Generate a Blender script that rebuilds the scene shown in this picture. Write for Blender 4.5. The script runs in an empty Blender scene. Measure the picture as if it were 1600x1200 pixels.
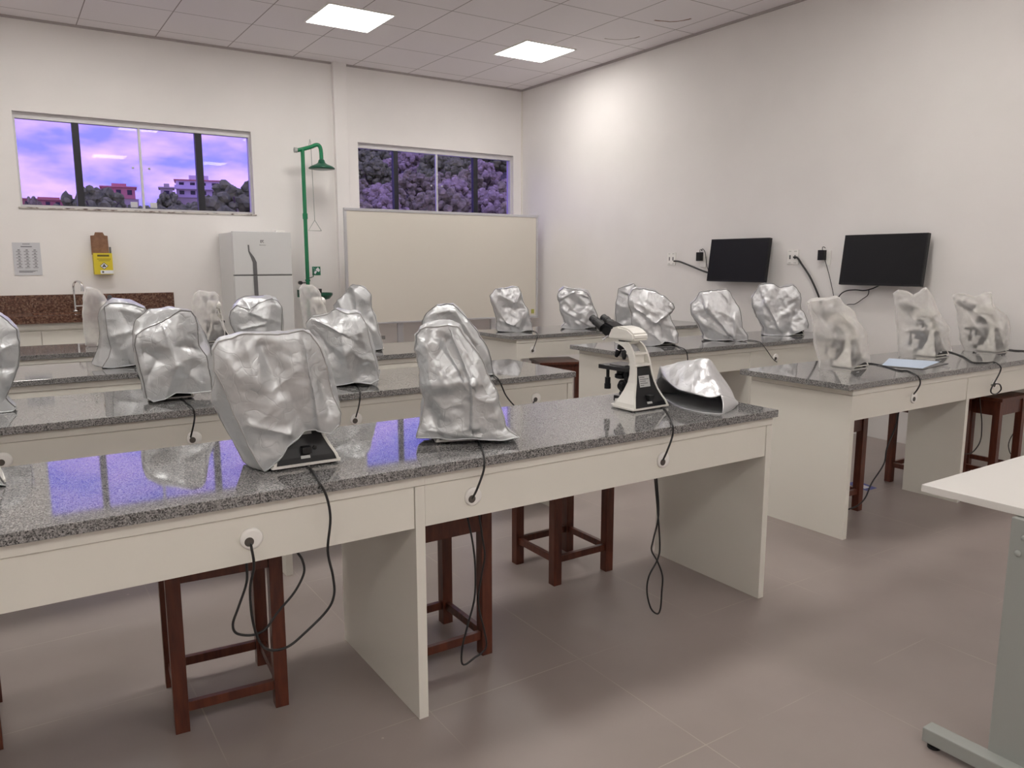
import bpy, bmesh, math, random
from mathutils import Vector, Matrix, noise

scene = bpy.context.scene
COL = scene.collection
R = math.radians

# ------------------------------------------------------------------ camera
cam_d = bpy.data.cameras.new('camera')
cam_d.sensor_width = 36.0
cam_d.lens = 36.0 * 1211.0 / 1600.0
cam_d.clip_start = 0.05
cam_d.clip_end = 600
cam = bpy.data.objects.new('camera', cam_d)
cam.location = (0, 0, 1.42)
cam.rotation_euler = (math.pi / 2 - 0.15616, 0, -0.58323)
COL.objects.link(cam)
scene.camera = cam

# ------------------------------------------------------------------ world: bright broken cloud over blue sky
world = bpy.data.worlds.new('sky')
scene.world = world
world.use_nodes = True
wt = world.node_tree
wt.nodes.clear()
def wn(kind, **kw):
    n = wt.nodes.new(kind)
    for k, v in kw.items(): setattr(n, k, v)
    return n
w_out = wn('ShaderNodeOutputWorld'); w_bg = wn('ShaderNodeBackground')
w_tc = wn('ShaderNodeTexCoord'); w_map = wn('ShaderNodeMapping')
w_map.inputs['Scale'].default_value = (1.0, 1.0, 2.6)
w_map.inputs['Location'].default_value = (0.35, 0.1, 0.2)
w_noise = wn('ShaderNodeTexNoise'); w_noise.inputs['Scale'].default_value = 13
w_noise.inputs['Detail'].default_value = 7; w_noise.inputs['Roughness'].default_value = 0.55
w_ramp = wn('ShaderNodeValToRGB')
w_ramp.color_ramp.elements[0].position = 0.36; w_ramp.color_ramp.elements[0].color = (0.36, 0.50, 0.82, 1)
w_ramp.color_ramp.elements[1].position = 0.66; w_ramp.color_ramp.elements[1].color = (1.0, 0.97, 0.96, 1)
e = w_ramp.color_ramp.elements.new(0.46); e.color = (0.60, 0.66, 0.84, 1)
wt.links.new(w_tc.outputs['Generated'], w_map.inputs['Vector'])
wt.links.new(w_map.outputs['Vector'], w_noise.inputs['Vector'])
w_sep = wn('ShaderNodeSeparateXYZ'); wt.links.new(w_tc.outputs['Generated'], w_sep.inputs[0])
w_el = wn('ShaderNodeMapRange'); w_el.inputs[1].default_value = .05; w_el.inputs[2].default_value = .17; w_el.inputs[3].default_value = .07; w_el.inputs[4].default_value = -.07
wt.links.new(w_sep.outputs['Z'], w_el.inputs[0])
w_add = wn('ShaderNodeMath'); wt.links.new(w_noise.outputs['Fac'], w_add.inputs[0]); wt.links.new(w_el.outputs[0], w_add.inputs[1])
wt.links.new(w_add.outputs[0], w_ramp.inputs['Fac'])
wt.links.new(w_ramp.outputs['Color'], w_bg.inputs['Color'])
w_bg.inputs['Strength'].default_value = 1.32
wt.links.new(w_bg.outputs[0], w_out.inputs['Surface'])

LAMP_STRENGTH = 11.5
scene.view_settings.view_transform = 'Standard'
scene.view_settings.look = 'None'
scene.view_settings.gamma = 1.0
scene.view_settings.use_curve_mapping = False
scene.view_settings.exposure = 0.78
scene.cycles.diffuse_bounces = 8
scene.cycles.max_bounces = 16
scene.cycles.transparent_max_bounces = 16

# ------------------------------------------------------------------ helpers
def mat(name, color=(.8, .8, .8), rough=.5, metal=0.0, spec=.5, emit=None, estr=0):
    m = bpy.data.materials.new(name); m.use_nodes = True
    b = m.node_tree.nodes['Principled BSDF']
    b.inputs['Base Color'].default_value = (*color, 1)
    b.inputs['Roughness'].default_value = rough
    b.inputs['Metallic'].default_value = metal
    b.inputs['Specular IOR Level'].default_value = spec
    if emit:
        b.inputs['Emission Color'].default_value = (*emit, 1)
        b.inputs['Emission Strength'].default_value = estr
    return m

def nodes(m):
    nt = m.node_tree
    return nt, nt.nodes['Principled BSDF'], (lambda k: nt.nodes.new(k)), nt.links.new

def noisy(m, c1, c2, scale, detail=4, lo=.35, hi=.65, bump=0, stretch=(1, 1, 1), rough_var=None):
    """object-space noise between two colours"""
    nt, b, N, L = nodes(m)
    tc = N('ShaderNodeTexCoord'); mp = N('ShaderNodeMapping'); mp.inputs['Scale'].default_value = stretch
    n = N('ShaderNodeTexNoise'); n.inputs['Scale'].default_value = scale; n.inputs['Detail'].default_value = detail
    r = N('ShaderNodeValToRGB')
    r.color_ramp.elements[0].position = lo; r.color_ramp.elements[0].color = (*c1, 1)
    r.color_ramp.elements[1].position = hi; r.color_ramp.elements[1].color = (*c2, 1)
    L(tc.outputs['Object'], mp.inputs['Vector']); L(mp.outputs[0], n.inputs['Vector'])
    L(n.outputs['Fac'], r.inputs['Fac']); L(r.outputs['Color'], b.inputs['Base Color'])
    if bump:
        bp = N('ShaderNodeBump'); bp.inputs['Strength'].default_value = bump; bp.inputs['Distance'].default_value = .01
        L(n.outputs['Fac'], bp.inputs['Height']); L(bp.outputs[0], b.inputs['Normal'])
    return m

def tag(o, label=None, cat=None, group=None, kind=None):
    if label: o['label'] = label
    if cat: o['category'] = cat
    if group: o['group'] = group
    if kind: o['kind'] = kind
    return o

def empty(name, loc=(0, 0, 0), rz=0, label=None, cat=None, group=None, kind=None):
    o = bpy.data.objects.new(name, None); COL.objects.link(o)
    o.empty_display_size = .1
    o.location = loc; o.rotation_euler = (0, 0, rz)
    return tag(o, label, cat, group, kind)

def link_mesh(name, bm, m, parent=None, smooth=False, loc=None, rz=None):
    bmesh.ops.recalc_face_normals(bm, faces=bm.faces[:])
    me = bpy.data.meshes.new(name); bm.to_mesh(me); bm.free()
    for mm in (m if isinstance(m, (list, tuple)) else [m]): me.materials.append(mm)
    if smooth:
        for p in me.polygons: p.use_smooth = True
    o = bpy.data.objects.new(name, me); COL.objects.link(o)
    if parent: o.parent = parent
    if loc: o.location = loc
    if rz is not None: o.rotation_euler = (0, 0, rz)
    return o

def bx(bm, x0, x1, y0, y1, z0, z1, bevel=0, rot=None, mi=0, seg=2):
    vs = [bm.verts.new(p) for p in ((x0,y0,z0),(x1,y0,z0),(x1,y1,z0),(x0,y1,z0),(x0,y0,z1),(x1,y0,z1),(x1,y1,z1),(x0,y1,z1))]
    fs = [bm.faces.new([vs[i] for i in f]) for f in ((0,3,2,1),(4,5,6,7),(0,1,5,4),(1,2,6,5),(2,3,7,6),(3,0,4,7))]
    for f in fs: f.material_index = mi
    if bevel:
        es = list({e for f in fs for e in f.edges})
        r = bmesh.ops.bevel(bm, geom=es, offset=bevel, segments=seg, affect='EDGES', profile=.6)
        vs = list({v for f in r['faces'] for v in f.verts} | {v for v in vs if v.is_valid})
        for f in r['faces']: f.material_index = mi
    if rot is not None:
        bmesh.ops.transform(bm, matrix=rot, verts=[v for v in vs if v.is_valid])
    return vs

def box_obj(name, dims, m, parent=None, bevel=0, loc=None, rz=None):
    bm = bmesh.new(); bx(bm, *dims, bevel=bevel)
    return link_mesh(name, bm, m, parent, loc=loc, rz=rz)

def catmull(pts, k=6):
    P = [Vector(p) for p in pts]
    if len(P) < 3: return P
    Q = [P[0] * 2 - P[1]] + P + [P[-1] * 2 - P[-2]]
    out = []
    for i in range(1, len(Q) - 2):
        a, b, c, d = Q[i-1], Q[i], Q[i+1], Q[i+2]
        for j in range(k):
            t = j / k
            out.append(.5 * ((2*b) + (c-a)*t + (2*a-5*b+4*c-d)*t*t + (3*b-a-3*c+d)*t**3))
    out.append(P[-1]); return out

def tube(bm, pts, r, n=8, closed=False, rr=None):
    P = [Vector(p) for p in pts]
    rings = []; prev = None
    for i, p in enumerate(P):
        if closed: d = P[(i+1) % len(P)] - P[i-1]
        else: d = (P[min(i+1, len(P)-1)] - P[max(i-1, 0)])
        if d.length < 1e-7: d = Vector((0, 0, 1))
        d.normalize()
        if prev is None:
            a = d.orthogonal().normalized()
        else:
            a = (prev - d * prev.dot(d))
            a = a.normalized() if a.length > 1e-6 else d.orthogonal().normalized()
        prev = a; b = d.cross(a)
        ri = rr[i] if rr else r
        rings.append([bm.verts.new(p + (a*math.cos(2*math.pi*j/n) + b*math.sin(2*math.pi*j/n)) * ri) for j in range(n)])
    m = len(rings)
    for i in range(m if closed else m-1):
        A, B = rings[i], rings[(i+1) % m]
        for j in range(n): bm.faces.new((A[j], A[(j+1)%n], B[(j+1)%n], B[j]))
    if not closed:
        bm.faces.new(rings[0][::-1]); bm.faces.new(rings[-1])

def lathe(bm, prof, n=24, M=None, mi=0):
    """prof: list of (radius, height) about local z"""
    rings = []
    for r, z in prof:
        if r < 1e-6:
            v = bm.verts.new((0, 0, z)); rings.append([v])
        else:
            rings.append([bm.verts.new((r*math.cos(2*math.pi*j/n), r*math.sin(2*math.pi*j/n), z)) for j in range(n)])
    for A, B in zip(rings, rings[1:]):
        for j in range(n):
            if len(A) == 1 and len(B) == 1: continue
            if len(A) == 1: f = bm.faces.new((A[0], B[j], B[(j+1)%n]))
            elif len(B) == 1: f = bm.faces.new((A[j], A[(j+1)%n], B[0]))
            else: f = bm.faces.new((A[j], A[(j+1)%n], B[(j+1)%n], B[j]))
            f.material_index = mi
    for rg in (rings[0], rings[-1]):
        if len(rg) > 1: bm.faces.new(rg).material_index = mi
    if M is not None: bmesh.ops.transform(bm, matrix=M, verts=[v for rg in rings for v in rg])

def prism(bm, poly, axis, a, b, bevel=0):
    """extrude a 2D polygon along axis ('x','y','z') from a to b"""
    def pt(u, v, w):
        return {'x': (w, u, v), 'y': (u, w, v), 'z': (u, v, w)}[axis]
    A = [bm.verts.new(pt(u, v, a)) for u, v in poly]; B = [bm.verts.new(pt(u, v, b)) for u, v in poly]
    n = len(poly); fs = [bm.faces.new(A), bm.faces.new(B[::-1])]
    for i in range(n): fs.append(bm.faces.new((A[i], A[(i+1)%n], B[(i+1)%n], B[i])))
    if bevel:
        bmesh.ops.bevel(bm, geom=list({e for f in fs for e in f.edges}), offset=bevel, segments=2, affect='EDGES')

def axis_m(p, d):
    """matrix placing local z along d at p"""
    return Matrix.Translation(Vector(p)) @ Vector(d).to_track_quat('Z', 'Y').to_matrix().to_4x4()

def copy_tree(o, parent=None):
    c = o.copy(); COL.objects.link(c)
    if parent: c.parent = parent
    for ch in list(o.children): copy_tree(ch, c)
    return c

def text_mesh(name, s, size, m, parent, M, extrude=.0004):
    cu = bpy.data.curves.new(name, 'FONT'); cu.body = s; cu.size = size; cu.extrude = extrude
    cu.align_x = 'CENTER'; cu.align_y = 'CENTER'
    o = bpy.data.objects.new(name + '_source', cu); COL.objects.link(o)
    me = bpy.data.meshes.new_from_object(o)
    bpy.data.objects.remove(o)
    me.materials.clear(); me.materials.append(m)
    me.transform(M)
    q = bpy.data.objects.new(name, me); COL.objects.link(q); q.parent = parent
    return q

# ------------------------------------------------------------------ materials
M_wall = noisy(mat('white wall paint', rough=.62, spec=.3), (.82, .80, .785), (.85, .83, .815), 1.6, bump=.02)
M_white = mat('white laminate', (.78, .765, .70), .38)
M_strip = mat('white laminate strip', (.76, .74, .68), .38)
M_trimw = mat('white plastic', (.90, .89, .86), .3)
M_black = mat('black rubber', (.012, .012, .013), .42)
M_blackgloss = mat('black plastic', (.008, .008, .010), .34, spec=.35)
M_alu = mat('aluminium', (.62, .62, .65), .38, .75)
M_chrome = mat('chrome', (.8, .8, .82), .12, 1.0)
M_steelgrey = mat('grey painted steel', (.34, .36, .34), .42)
M_green = mat('green enamel', (.012, .20, .085), .25)
M_dgreen = mat('dark green enamel', (.008, .09, .05), .3)
M_fridge = mat('white fridge enamel', (.66, .67, .67), .28)
M_dgrey = mat('dark grey plastic', (.13, .13, .135), .4)
M_brown = noisy(mat('cardboard', rough=.8), (.20, .10, .06), (.26, .14, .085), 30)
M_yellow = mat('yellow card', (.72, .58, .03), .5)
M_paper = mat('white paper', (.80, .82, .86), .6)
M_blueink = mat('pale blue print', (.55, .65, .80), .6)
M_cream = mat('cream enamel', (.80, .79, .745), .32)
M_screen = mat('black screen', (.006, .006, .008), .38, spec=.25)
M_hem = mat('grey piping', (.20, .20, .20), .55)
M_inside = mat('dark grey lining', (.16, .16, .165), .6)

# wood
M_wood = mat('dark red varnished wood', rough=.33)
noisy(M_wood, (.065, .017, .010), (.135, .036, .018), 9, 6, .3, .7, bump=.05, stretch=(6, 6, 1))

# silver coated nylon
def silver(name, base):
    m = mat(name, base, .37, .68)
    nt, b, N, L = nodes(m)
    tc = N('ShaderNodeTexCoord')
    n1 = N('ShaderNodeTexNoise'); n1.inputs['Scale'].default_value = 9; n1.inputs['Detail'].default_value = 2
    v = N('ShaderNodeTexVoronoi'); v.feature = 'DISTANCE_TO_EDGE'; v.inputs['Scale'].default_value = 11
    ad = N('ShaderNodeMixRGB'); ad.inputs['Fac'].default_value = .30
    L(tc.outputs['Object'], n1.inputs['Vector'])
    L(tc.outputs['Object'], ad.inputs['Color1']); L(n1.outputs['Color'], ad.inputs['Color2'])
    L(ad.outputs[0], v.inputs['Vector'])
    cr = N('ShaderNodeMath'); cr.operation = 'MINIMUM'; cr.inputs[1].default_value = .05; L(v.outputs['Distance'], cr.inputs[0])
    v2 = N('ShaderNodeTexVoronoi'); v2.feature = 'F1'; v2.inputs['Scale'].default_value = 26; L(ad.outputs[0], v2.inputs['Vector'])
    v2s = N('ShaderNodeMath'); v2s.operation = 'MULTIPLY'; v2s.inputs[1].default_value = .10; L(v2.outputs['Distance'], v2s.inputs[0])
    mu = N('ShaderNodeMath'); mu.operation = 'MULTIPLY_ADD'; mu.inputs[1].default_value = 1.5; L(cr.outputs[0], mu.inputs[0]); L(v2s.outputs[0], mu.inputs[2])
    bp = N('ShaderNodeBump'); bp.inputs['Strength'].default_value = .5; bp.inputs['Distance'].default_value = .012
    L(mu.outputs[0], bp.inputs['Height']); L(bp.outputs[0], b.inputs['Normal'])
    return m
M_silver = silver('silver coated fabric', (.635, .655, .67))
M_silver2 = silver('bright silver coated fabric', (.72, .73, .75))

# translucent frosted polythene
def frosted():
    m = bpy.data.materials.new('frosted translucent plastic'); m.use_nodes = True
    nt = m.node_tree; nt.nodes.clear(); N = nt.nodes.new; L = nt.links.new
    out = N('ShaderNodeOutputMaterial')
    tr = N('ShaderNodeBsdfTransparent'); tr.inputs[0].default_value = (.97, .97, .96, 1)
    df = N('ShaderNodeBsdfDiffuse'); df.inputs[0].default_value = (.93, .92, .90, 1)
    tl = N('ShaderNodeBsdfTranslucent'); tl.inputs[0].default_value = (.93, .92, .90, 1)
    gl = N('ShaderNodeBsdfGlossy'); gl.inputs['Roughness'].default_value = .3; gl.inputs[0].default_value = (1, 1, 1, 1)
    m1 = N('ShaderNodeMixShader'); m1.inputs[0].default_value = .45
    L(df.outputs[0], m1.inputs[1]); L(tl.outputs[0], m1.inputs[2])
    m2 = N('ShaderNodeMixShader'); m2.inputs[0].default_value = .42
    L(tr.outputs[0], m2.inputs[1]); L(m1.outputs[0], m2.inputs[2])
    m3 = N('ShaderNodeMixShader'); m3.inputs[0].default_value = .07
    L(m2.outputs[0], m3.inputs[1]); L(gl.outputs[0], m3.inputs[2])
    tc = N('ShaderNodeTexCoord'); n1 = N('ShaderNodeTexNoise'); n1.inputs['Scale'].default_value = 12; n1.inputs['Detail'].default_value = 4
    L(tc.outputs['Object'], n1.inputs['Vector'])
    mr = N('ShaderNodeMapRange'); mr.inputs[1].default_value = .35; mr.inputs[2].default_value = .7
    mr.inputs[3].default_value = .22; mr.inputs[4].default_value = .33
    L(n1.outputs['Fac'], mr.inputs[0])
    lw = N('ShaderNodeLayerWeight'); lw.inputs['Blend'].default_value = .42
    pw = N('ShaderNodeMath'); pw.operation = 'MULTIPLY'; pw.inputs[1].default_value = .5; L(lw.outputs['Facing'], pw.inputs[0])
    sm_ = N('ShaderNodeMath'); sm_.operation = 'ADD'; sm_.use_clamp = True; L(mr.outputs[0], sm_.inputs[0]); L(pw.outputs[0], sm_.inputs[1]); L(sm_.outputs[0], m2.inputs[0])
    bp = N('ShaderNodeBump'); bp.inputs['Strength'].default_value = .3; bp.inputs['Distance'].default_value = .01
    L(n1.outputs['Fac'], bp.inputs['Height'])
    for s in (df, gl, tl): L(bp.outputs[0], s.inputs['Normal'])
    L(m3.outputs[0], out.inputs['Surface'])
    return m
M_frost = frosted()

# grey speckled granite
def granite(name, cols, scale, rough):
    m = mat(name, rough=rough)
    nt, b, N, L = nodes(m)
    tc = N('ShaderNodeTexCoord')
    n = N('ShaderNodeTexNoise'); n.inputs['Scale'].default_value = scale; n.inputs['Detail'].default_value = 3; n.inputs['Roughness'].default_value = .7
    v = N('ShaderNodeTexVoronoi'); v.inputs['Scale'].default_value = scale * 1.3
    mx = N('ShaderNodeMixRGB'); mx.inputs['Fac'].default_value = .42
    r = N('ShaderNodeValToRGB')
    els = r.color_ramp.elements
    els[0].position, els[0].color = cols[0][0], (*cols[0][1], 1)
    els[1].position, els[1].color = cols[-1][0], (*cols[-1][1], 1)
    for p, c in cols[1:-1]:
        q = els.new(p); q.color = (*c, 1)
    L(tc.outputs['Object'], n.inputs['Vector']); L(tc.outputs['Object'], v.inputs['Vector'])
    L(n.outputs['Fac'], mx.inputs['Color1']); L(v.outputs['Color'], mx.inputs['Color2'])
    L(mx.outputs[0], r.inputs['Fac']); L(r.outputs['Color'], b.inputs['Base Color'])
    return m
M_granite = granite('grey speckled granite', [(.33, (.025, .025, .027)), (.42, (.12, .12, .12)), (.52, (.24, .238, .235)), (.68, (.40, .395, .39))], 250, .045)
M_granite.node_tree.nodes['Principled BSDF'].inputs['IOR'].default_value = 1.75
M_brgranite = granite('brown granite', [(.30, (.05, .022, .016)), (.44, (.10, .046, .032)), (.55, (.15, .075, .05)), (.72, (.26, .17, .12))], 60, .15)

# floor tile with fine pale joints
M_floor = mat('taupe porcelain tile', rough=.34)
nt, b, N, L = nodes(M_floor)
tc = N('ShaderNodeTexCoord'); sp = N('ShaderNodeSeparateXYZ'); L(tc.outputs['Object'], sp.inputs[0])
def joint(N, L, sock, off, pitch, half):
    a = N('ShaderNodeMath'); a.operation = 'SUBTRACT'; a.inputs[1].default_value = off; L(sock, a.inputs[0])
    d = N('ShaderNodeMath'); d.operation = 'DIVIDE'; d.inputs[1].default_value = pitch; L(a.outputs[0], d.inputs[0])
    f = N('ShaderNodeMath'); f.operation = 'FRACT'; L(d.outputs[0], f.inputs[0])
    s = N('ShaderNodeMath'); s.operation = 'SUBTRACT'; s.inputs[1].default_value = .5; L(f.outputs[0], s.inputs[0])
    ab = N('ShaderNodeMath'); ab.operation = 'ABSOLUTE'; L(s.outputs[0], ab.inputs[0])
    g = N('ShaderNodeMath'); g.operation = 'GREATER_THAN'; g.inputs[1].default_value = .5 - half / pitch; L(ab.outputs[0], g.inputs[0])
    return g.outputs[0]
jx = joint(N, L, sp.outputs['X'], 1.04, .605, .0016); jy = joint(N, L, sp.outputs['Y'], 2.05, .605, .0016)
mxj = N('ShaderNodeMath'); mxj.operation = 'MAXIMUM'; L(jx, mxj.inputs[0]); L(jy, mxj.inputs[1])
nz = N('ShaderNodeTexNoise'); nz.inputs['Scale'].default_value = 1.6; nz.inputs['Detail'].default_value = 5; L(tc.outputs['Object'], nz.inputs['Vector'])
rp = N('ShaderNodeValToRGB'); rp.color_ramp.elements[0].position = .35; rp.color_ramp.elements[0].color = (.300, .258, .240, 1)
rp.color_ramp.elements[1].position = .68; rp.color_ramp.elements[1].color = (.350, .302, .282, 1); L(nz.outputs['Fac'], rp.inputs['Fac'])
n2 = N('ShaderNodeTexNoise'); n2.inputs['Scale'].default_value = 2.3; L(tc.outputs['Object'], n2.inputs['Vector'])
jm = N('ShaderNodeMath'); jm.operation = 'MULTIPLY'; L(mxj.outputs[0], jm.inputs[0])
jr = N('ShaderNodeMapRange'); jr.inputs[1].default_value = .42; jr.inputs[2].default_value = .62; L(n2.outputs['Fac'], jr.inputs[0]); L(jr.outputs[0], jm.inputs[1])
mj = N('ShaderNodeMixRGB'); L(jm.outputs[0], mj.inputs['Fac']); L(rp.outputs[0], mj.inputs['Color1']); mj.inputs['Color2'].default_value = (.43, .37, .33, 1)
# small worn chips
vc = N('ShaderNodeTexVoronoi'); vc.inputs['Scale'].default_value = 3.1; L(tc.outputs['Object'], vc.inputs['Vector'])
lt = N('ShaderNodeMath'); lt.operation = 'LESS_THAN'; lt.inputs[1].default_value = .022; L(vc.outputs['Distance'], lt.inputs[0])
mc = N('ShaderNodeMixRGB'); L(lt.outputs[0], mc.inputs['Fac']); L(mj.outputs[0], mc.inputs['Color1']); mc.inputs['Color2'].default_value = (.48, .42, .38, 1)
L(mc.outputs[0], b.inputs['Base Color'])
b.inputs['Specular IOR Level'].default_value = .35

# ceiling boards with joints and two old stains
M_ceil = mat('grey white ceiling board', rough=.7, spec=.2)
nt, b, N, L = nodes(M_ceil)
tc = N('ShaderNodeTexCoord'); sp = N('ShaderNodeSeparateXYZ'); L(tc.outputs['Object'], sp.inputs[0])
jx = joint(N, L, sp.outputs['X'], 2.542 - .3425, .685, .0045); jy = joint(N, L, sp.outputs['Y'], 7.40 - .3425, .685, .0045)
CEIL_ = []
mxj = N('ShaderNodeMath'); mxj.operation = 'MAXIMUM'; L(jx, mxj.inputs[0]); L(jy, mxj.inputs[1])
def ring(cx, cy, r, w):
    sx = N('ShaderNodeCombineXYZ'); sx.inputs[0].default_value = cx; sx.inputs[1].default_value = cy
    flat = N('ShaderNodeCombineXYZ'); L(sp.outputs['X'], flat.inputs[0]); L(sp.outputs['Y'], flat.inputs[1])
    nn = N('ShaderNodeTexNoise'); nn.inputs['Scale'].default_value = 6; L(tc.outputs['Object'], nn.inputs['Vector'])
    d = N('ShaderNodeVectorMath'); d.operation = 'DISTANCE'; L(flat.outputs[0], d.inputs[0]); L(sx.outputs[0], d.inputs[1])
    ad = N('ShaderNodeMath'); ad.operation = 'MULTIPLY_ADD'; ad.inputs[1].default_value = .08; L(nn.outputs['Fac'], ad.inputs[0]); L(d.outputs['Value'], ad.inputs[2])
    s = N('ShaderNodeMath'); s.operation = 'SUBTRACT'; s.inputs[1].default_value = r; L(ad.outputs[0], s.inputs[0])
    ab = N('ShaderNodeMath'); ab.operation = 'ABSOLUTE'; L(s.outputs[0], ab.inputs[0])
    lt = N('ShaderNodeMath'); lt.operation = 'LESS_THAN'; lt.inputs[1].default_value = w; L(ab.outputs[0], lt.inputs[0])
    gx = N('ShaderNodeMath'); gx.operation = 'GREATER_THAN'; gx.inputs[1].default_value = cx; L(sp.outputs['X'], gx.inputs[0])
    gy = N('ShaderNodeMath'); gy.operation = 'GREATER_THAN'; gy.inputs[1].default_value = cy; L(sp.outputs['Y'], gy.inputs[0])
    m1 = N('ShaderNodeMath'); m1.operation = 'MULTIPLY'; L(lt.outputs[0], m1.inputs[0]); L(gx.outputs[0], m1.inputs[1])
    m2 = N('ShaderNodeMath'); m2.operation = 'MULTIPLY'; L(m1.outputs[0], m2.inputs[0]); L(gy.outputs[0], m2.inputs[1])
    return m2.outputs[0]
r1 = ring(5.25, 5.36, .27, .012); r2 = ring(5.25, 6.045, .28, .009)
base = N('ShaderNodeMixRGB'); L(mxj.outputs[0], base.inputs['Fac']); base.inputs['Color1'].default_value = (.86, .83, .85, 1); base.inputs['Color2'].default_value = (.36, .33, .33, 1)
s1 = N('ShaderNodeMixRGB'); L(r1, s1.inputs['Fac']); L(base.outputs[0], s1.inputs['Color1']); s1.inputs['Color2'].default_value = (.26, .16, .12, 1)
s2 = N('ShaderNodeMixRGB'); L(r2, s2.inputs['Fac']); L(s1.outputs[0], s2.inputs['Color1']); s2.inputs['Color2'].default_value = (.32, .27, .25, 1)
L(s2.outputs[0], b.inputs['Base Color'])

# violet tinted window film glass
M_glass = bpy.data.materials.new('violet tinted glass'); M_glass.use_nodes = True
nt = M_glass.node_tree; nt.nodes.clear(); N = nt.nodes.new; L = nt.links.new
o_ = N('ShaderNodeOutputMaterial'); t_ = N('ShaderNodeBsdfTransparent'); t_.inputs[0].default_value = (.64, .53, .88, 1)
g_ = N('ShaderNodeBsdfGlossy'); g_.inputs['Roughness'].default_value = .02
fr = N('ShaderNodeFresnel'); fr.inputs[0].default_value = 1.3
mx_ = N('ShaderNodeMixShader'); L(fr.outputs[0], mx_.inputs[0]); L(t_.outputs[0], mx_.inputs[1]); L(g_.outputs[0], mx_.inputs[2])
L(mx_.outputs[0], o_.inputs['Surface'])
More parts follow.
